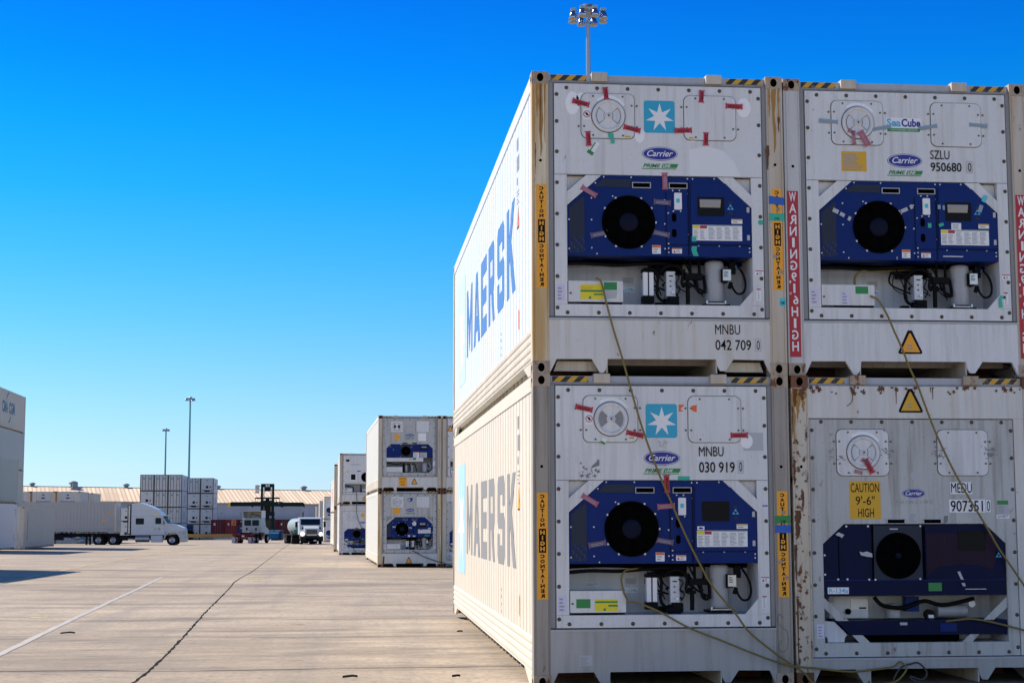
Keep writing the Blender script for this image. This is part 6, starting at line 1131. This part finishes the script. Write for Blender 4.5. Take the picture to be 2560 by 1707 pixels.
for x in (-1.22, .58):
    b = MB(); b.box(x, x + .64, -.20, -.17, .10, .72, M['flap']); b.pr([(x + .34, .14), (x + .50, .14), (x + .60, .40), (x + .50, .68), (x + .34, .68), (x + .44, .40)], -.204, -.2005, M['chassisred']); b.build('mud_flap', t)
b = MB(); b.box(-.12, .18, -.22, -.205, .78, .92, M['plate']); b.build('number_plate', t)
for x in (-1.12, .95): b = MB(); b.cyl((x, -.17, .95), (x, -.20, .95), .06, M['redtape'], n=10); b.build('tail_light', t)
for x in (-.35, .75): b = MB(); b.cyl((x, 3.15, 1.25), (x, 3.24, 1.25), .09, M['vwhite'], n=10); b.build('work_lamp', t)
for y in (.45, 1.75):
    for x in (-.88, .88): wheel(t, x, y, .50, ax='x', dual=True)
for x in (-.95, .95): wheel(t, x, 6.2, .50, ax='x')
b = MB(); b.box(-1.45, -1.25, 4.9, 5.0, 1.7, 2.3, M['vwhite']); b.tube([(-1.06, 4.9, 2.3), (-1.35, 4.95, 2.3), (-1.35, 4.95, 1.7)], .02, M['chassis'], 6); b.build('mirror', cab)
# lorry facing the camera, headlights on
t = thing('day_cab_lorry', 'white day-cab lorry with lit headlights facing the camera', 'lorry', (-5.85, 152.0, gz(152)), R(7))
b = MB(); b.px([(1.5, 1.0), (3.3, 1.0), (3.3, 2.72), (2.0, 2.76), (1.72, 2.62), (1.48, 1.95)], -1.12, 1.12, M['cabwhite']); cab = b.build('cab', t, bevel=.08)
b = MB(); b.px([(1.50, 1.98), (1.70, 2.56), (1.68, 2.58), (1.47, 1.99)], -.98, .98, M['glass']); b.build('windscreen', cab); b = MB(); b.box(-.25, .2, 1.40, 1.55, 2.05, 2.35, M['glassgreen']); b.box(.4, .55, 1.44, 1.5, 2.08, 2.5, M['glassgreen']); b.build('windscreen_reflection', cab) if False else None
b = MB(); b.px([(.10, .95), (1.5, .95), (1.5, 1.93), (.9, 1.86), (.18, 1.66), (.06, 1.5)], -.74, .74, M['cabwhite']); hood = b.build('hood', t, bevel=.07)
for s_ in (-1, 1): b = MB(); b.px([(.16, .80)] + [(1.0 - .62 * math.cos(R(a)), .55 + .62 * math.sin(R(a))) for a in range(20, 181, 16)] + [(1.62, 1.25), (1.2, 1.45), (.5, 1.38), (.2, 1.2)], *sorted((s_ * .745, s_ * 1.12)), M['cabwhite']); b.build('fender', t, bevel=.05)
b = MB(); b.box(-.55, .55, .02, .09, 1.06, 1.53, M['glass']); [b.box(x, x + .02, .0, .019, 1.08, 1.51, M['chrome']) for x in (-.4, -.2, 0, .2, .4)]; b.box(-.60, .60, .0, .09, 1.54, 1.60, M['chrome']); b.box(-.5, .5, .02, .09, .90, 1.02, M['chrome']); b.build('grille', t)
for x in (-.93, .93): b = MB(); b.lathe([(0, -.07), (.11, -.05), (.15, .0), (.15, .06)], (x, .16, 1.06), M['headlamp'], 16, 'y'); b.build('headlight', t)
b = MB(); b.box(-1.16, 1.16, -.12, .10, .32, .80, M['chassis']); b.box(-.62, .62, -.135, -.121, .42, .62, M['hole']); b.build('bumper', t, bevel=.04); b = MB(); b.box(.17, .47, -.16, -.14, .34, .47, M['plate']); b.build('number_plate', t)
for s_ in (-1, 1): b = MB(); b.box(s_ * 1.45 - .11, s_ * 1.45 + .11, 1.5, 1.62, 1.75, 2.30, M['chassis']); b.tube([(s_ * 1.1, 1.6, 2.3), (s_ * 1.45, 1.58, 2.3)], .025, M['chrome'], 6); b.build('mirror', cab); b = MB(); b.lathe([(0, -.03), (.10, -.02), (.10, .02), (0, .03)], (s_ * .88, .5, 1.66), M['chassis'], 12, 'y'); b.build('hood_mirror', t)
b = MB(); b.cyl((-.6, 3.5, 1.0), (-.6, 3.5, 3.3), .06, M['chassis'], n=10); b.build('exhaust_stack', t)
for x in (-.95, .95): wheel(t, x, 1.0, .50, ax='x')
b = MB(); b.box(-.42, .42, .3, 9.5, .55, .85, M['chassis']); b.build('chassis', t)
for x in (-.9, .9): wheel(t, x, 6.4, .50, ax='x', dual=True); wheel(t, x, 7.7, .50, ax='x', dual=True)
t = thing('tank_trailer', 'pale tank trailer with a green stripe behind the white lorry', 'trailer', at(R(7), -5.85, 152.0, -.25, 5.4) + (gz(158),), R(8.5))
b = MB(); b.lathe([(0, 0), (.7, .08), (.86, .3), (.86, 8.6), (.7, 8.85), (0, 8.95)], (0, 0, 1.85), M['tankgrey'], 24, 'y'); b.build('tank', t); b = MB(); b.lathe([(.864, .25), (.864, 1.1)], (0, 0, 1.85), M['greenstripe'], 24, 'y'); b.box(-1.1, -.6, .1, .6, 1.15, 1.5, M['greenstripe']); b.build('green_band', t)
b = MB(); b.box(-1.2, 1.2, .2, 8.8, .92, 1.0, M['chassis']); b.box(-.5, .5, .2, 8.8, .70, .90, M['chassis']); b.build('frame', t)
for x in (-.95, .95):
    for y in (1.2, 6.6, 7.9): wheel(t, x, y, .50, ax='x', dual=True)
# mast machine for empty containers
hx, hy = -15.97, 259.3; hz_ = gz(hy)
t = thing('container_handler', 'dark green container handler with tall mast and wide empty spreader beam', 'handler', (hx, hy, hz_), R(3))
b = MB()
for s_ in (-1, 1): b.box(s_ * .92 - .20, s_ * .92 + .20, -.2, .25, .7, 9.2, M['dkgreen'])
b.box(-1.10, 1.10, -.22, .27, 8.75, 9.35, M['dkgreen']); b.box(-.5, .5, .0, .2, 8.1, 8.74, M['chassis']); b.box(-.74, .74, -.1, .2, 6.2, 6.6, M['chassis']); ms = b.build('mast', t)
b = MB(); text(b, '63', -.34, .34, 8.86, 9.26, -.235, M['vwhite'], bold=.03); b.build('number_sign', ms)
for x in (-.58, .58): b = MB(); b.cyl((x, -.05, 3.9), (x, -.05, 8.7), .075, M['chrome'], n=10); b.build('lift_cylinder', ms)
b = MB(); b.box(-.34, .34, -.45, -.1, 3.4, 6.9, M['chassis']); b.box(-2.05, 2.05, -.5, -.25, 6.85, 7.1, M['dkgreen']); b.box(-.95, .95, -.5, -.22, 4.4, 5.9, M['dkgreen'])
for x in (-2.0, -1.6, 1.5, 1.95): b.tube([(x, -.4, 6.9), (x, -.4, 6.1)], .03, M['chassis'], 6)
for x in (-.62, .55): b.box(x, x + .10, -.55, -.51, 4.6, 6.6, M['rustorange'])
b.box(-1.35, 1.2, -.6, -.2, 4.0, 4.7, M['chassis']); ca = b.build('carriage', t)
b = MB(); b.box(-6.1, -1.2, -.75, -.45, 5.62, 6.32, M['dkgreen']); b.box(1.2, 5.9, -.75, -.45, 5.58, 6.26, M['dkgreen']); b.box(-2.6, 2.6, -.85, -.47, 5.66, 6.36, M['dkgreen']); b.box(-2.6, -2.3, -.9, -.45, 5.45, 5.65, M['chassis']); b.box(2.2, 2.6, -.9, -.45, 5.45, 5.65, M['chassis']); sp = b.build('spreader_beam', t)
b = MB(); b.pr([(5.9, 6.25), (6.15, 6.0), (6.18, 5.45), (6.0, 5.4), (5.9, 5.7)], -.85, -.4, M['dkgreen']); b.build('spreader_end', sp); b = MB(); b.pr([(-6.1, 6.1), (-6.35, 6.1), (-6.5, 5.8), (-6.4, 5.4), (-6.1, 5.55)], -.85, -.4, M['mustard']); b.build('spreader_end', sp, 'yellow spreader end')
b = MB(); b.cyl((1.85, -.9, 6.08), (1.85, -.86, 6.08), .09, M['teal'], n=10); b.build('signal_lamp', sp)
for z in (8.72, 8.28, 7.8): b = MB(); b.box(-2.05, -1.35, -.3, .2, z - .02, z + .40, M['vgrey']); [b.box(-2.05, -1.35, -.31, -.301, z + k * .1, z + .03 + k * .1, M['print']) for k in range(4)]; b.build('air_box', ms)
b = MB(); b.tube([(-1.2, 0, 8.9), (-1.7, 0, 9.15)], .05, M['chassis'], 6); b.build('bracket', ms)
b = MB(); b.box(-1.5, 1.6, .6, 6.2, .9, 1.7, M['dkgreen']); b.box(-1.4, 1.4, 4.6, 6.6, 1.0, 2.6, M['dkgreen']); b.build('body', t, bevel=.05)
b = MB(); b.box(-.2, 1.3, 1.6, 3.2, 1.71, 3.5, M['glass']); b.box(-.25, 1.35, 1.55, 3.25, 3.51, 3.65, M['dkgreen']); b.build('operator_cab', t)
for x in (-1.45, 1.45): wheel(t, x, .7, .82, .82, .5, 'x'); wheel(t, x, 5.6, .70, .70, .45, 'x')
# skip
t = thing('rubbish_skip', 'blue rubbish skip between the grey tractor and the white lorry', 'skip', (-14.7, 238.9, gz(238.9)), R(-8))
b = MB(); b.pr([(0, .25), (1.55, .25), (1.62, 1.45), (-.06, 1.45)], 0, 1.5, M['binblue']); b.box(-.1, 1.66, -.05, -.002, 1.10, 1.28, M['keyblue']); b.build('bin', t); b = MB(); b.box(-.12, 2.0, -.05, 1.6, 1.46, 1.62, M['binblue']); b.box(.0, .8, -.08, -.052, 1.48, 1.56, M['vgrey']); b.box(1.0, 1.9, -.08, -.052, 1.48, 1.56, M['vgrey']); b.build('lid', t); b = MB(); b.box(1.56, 2.05, .05, 1.5, .05, 1.45, M['navy']); b.box(.4, 1.55, .2, 1.3, .02, .24, M['chassis']); b.build('side_pocket', t)
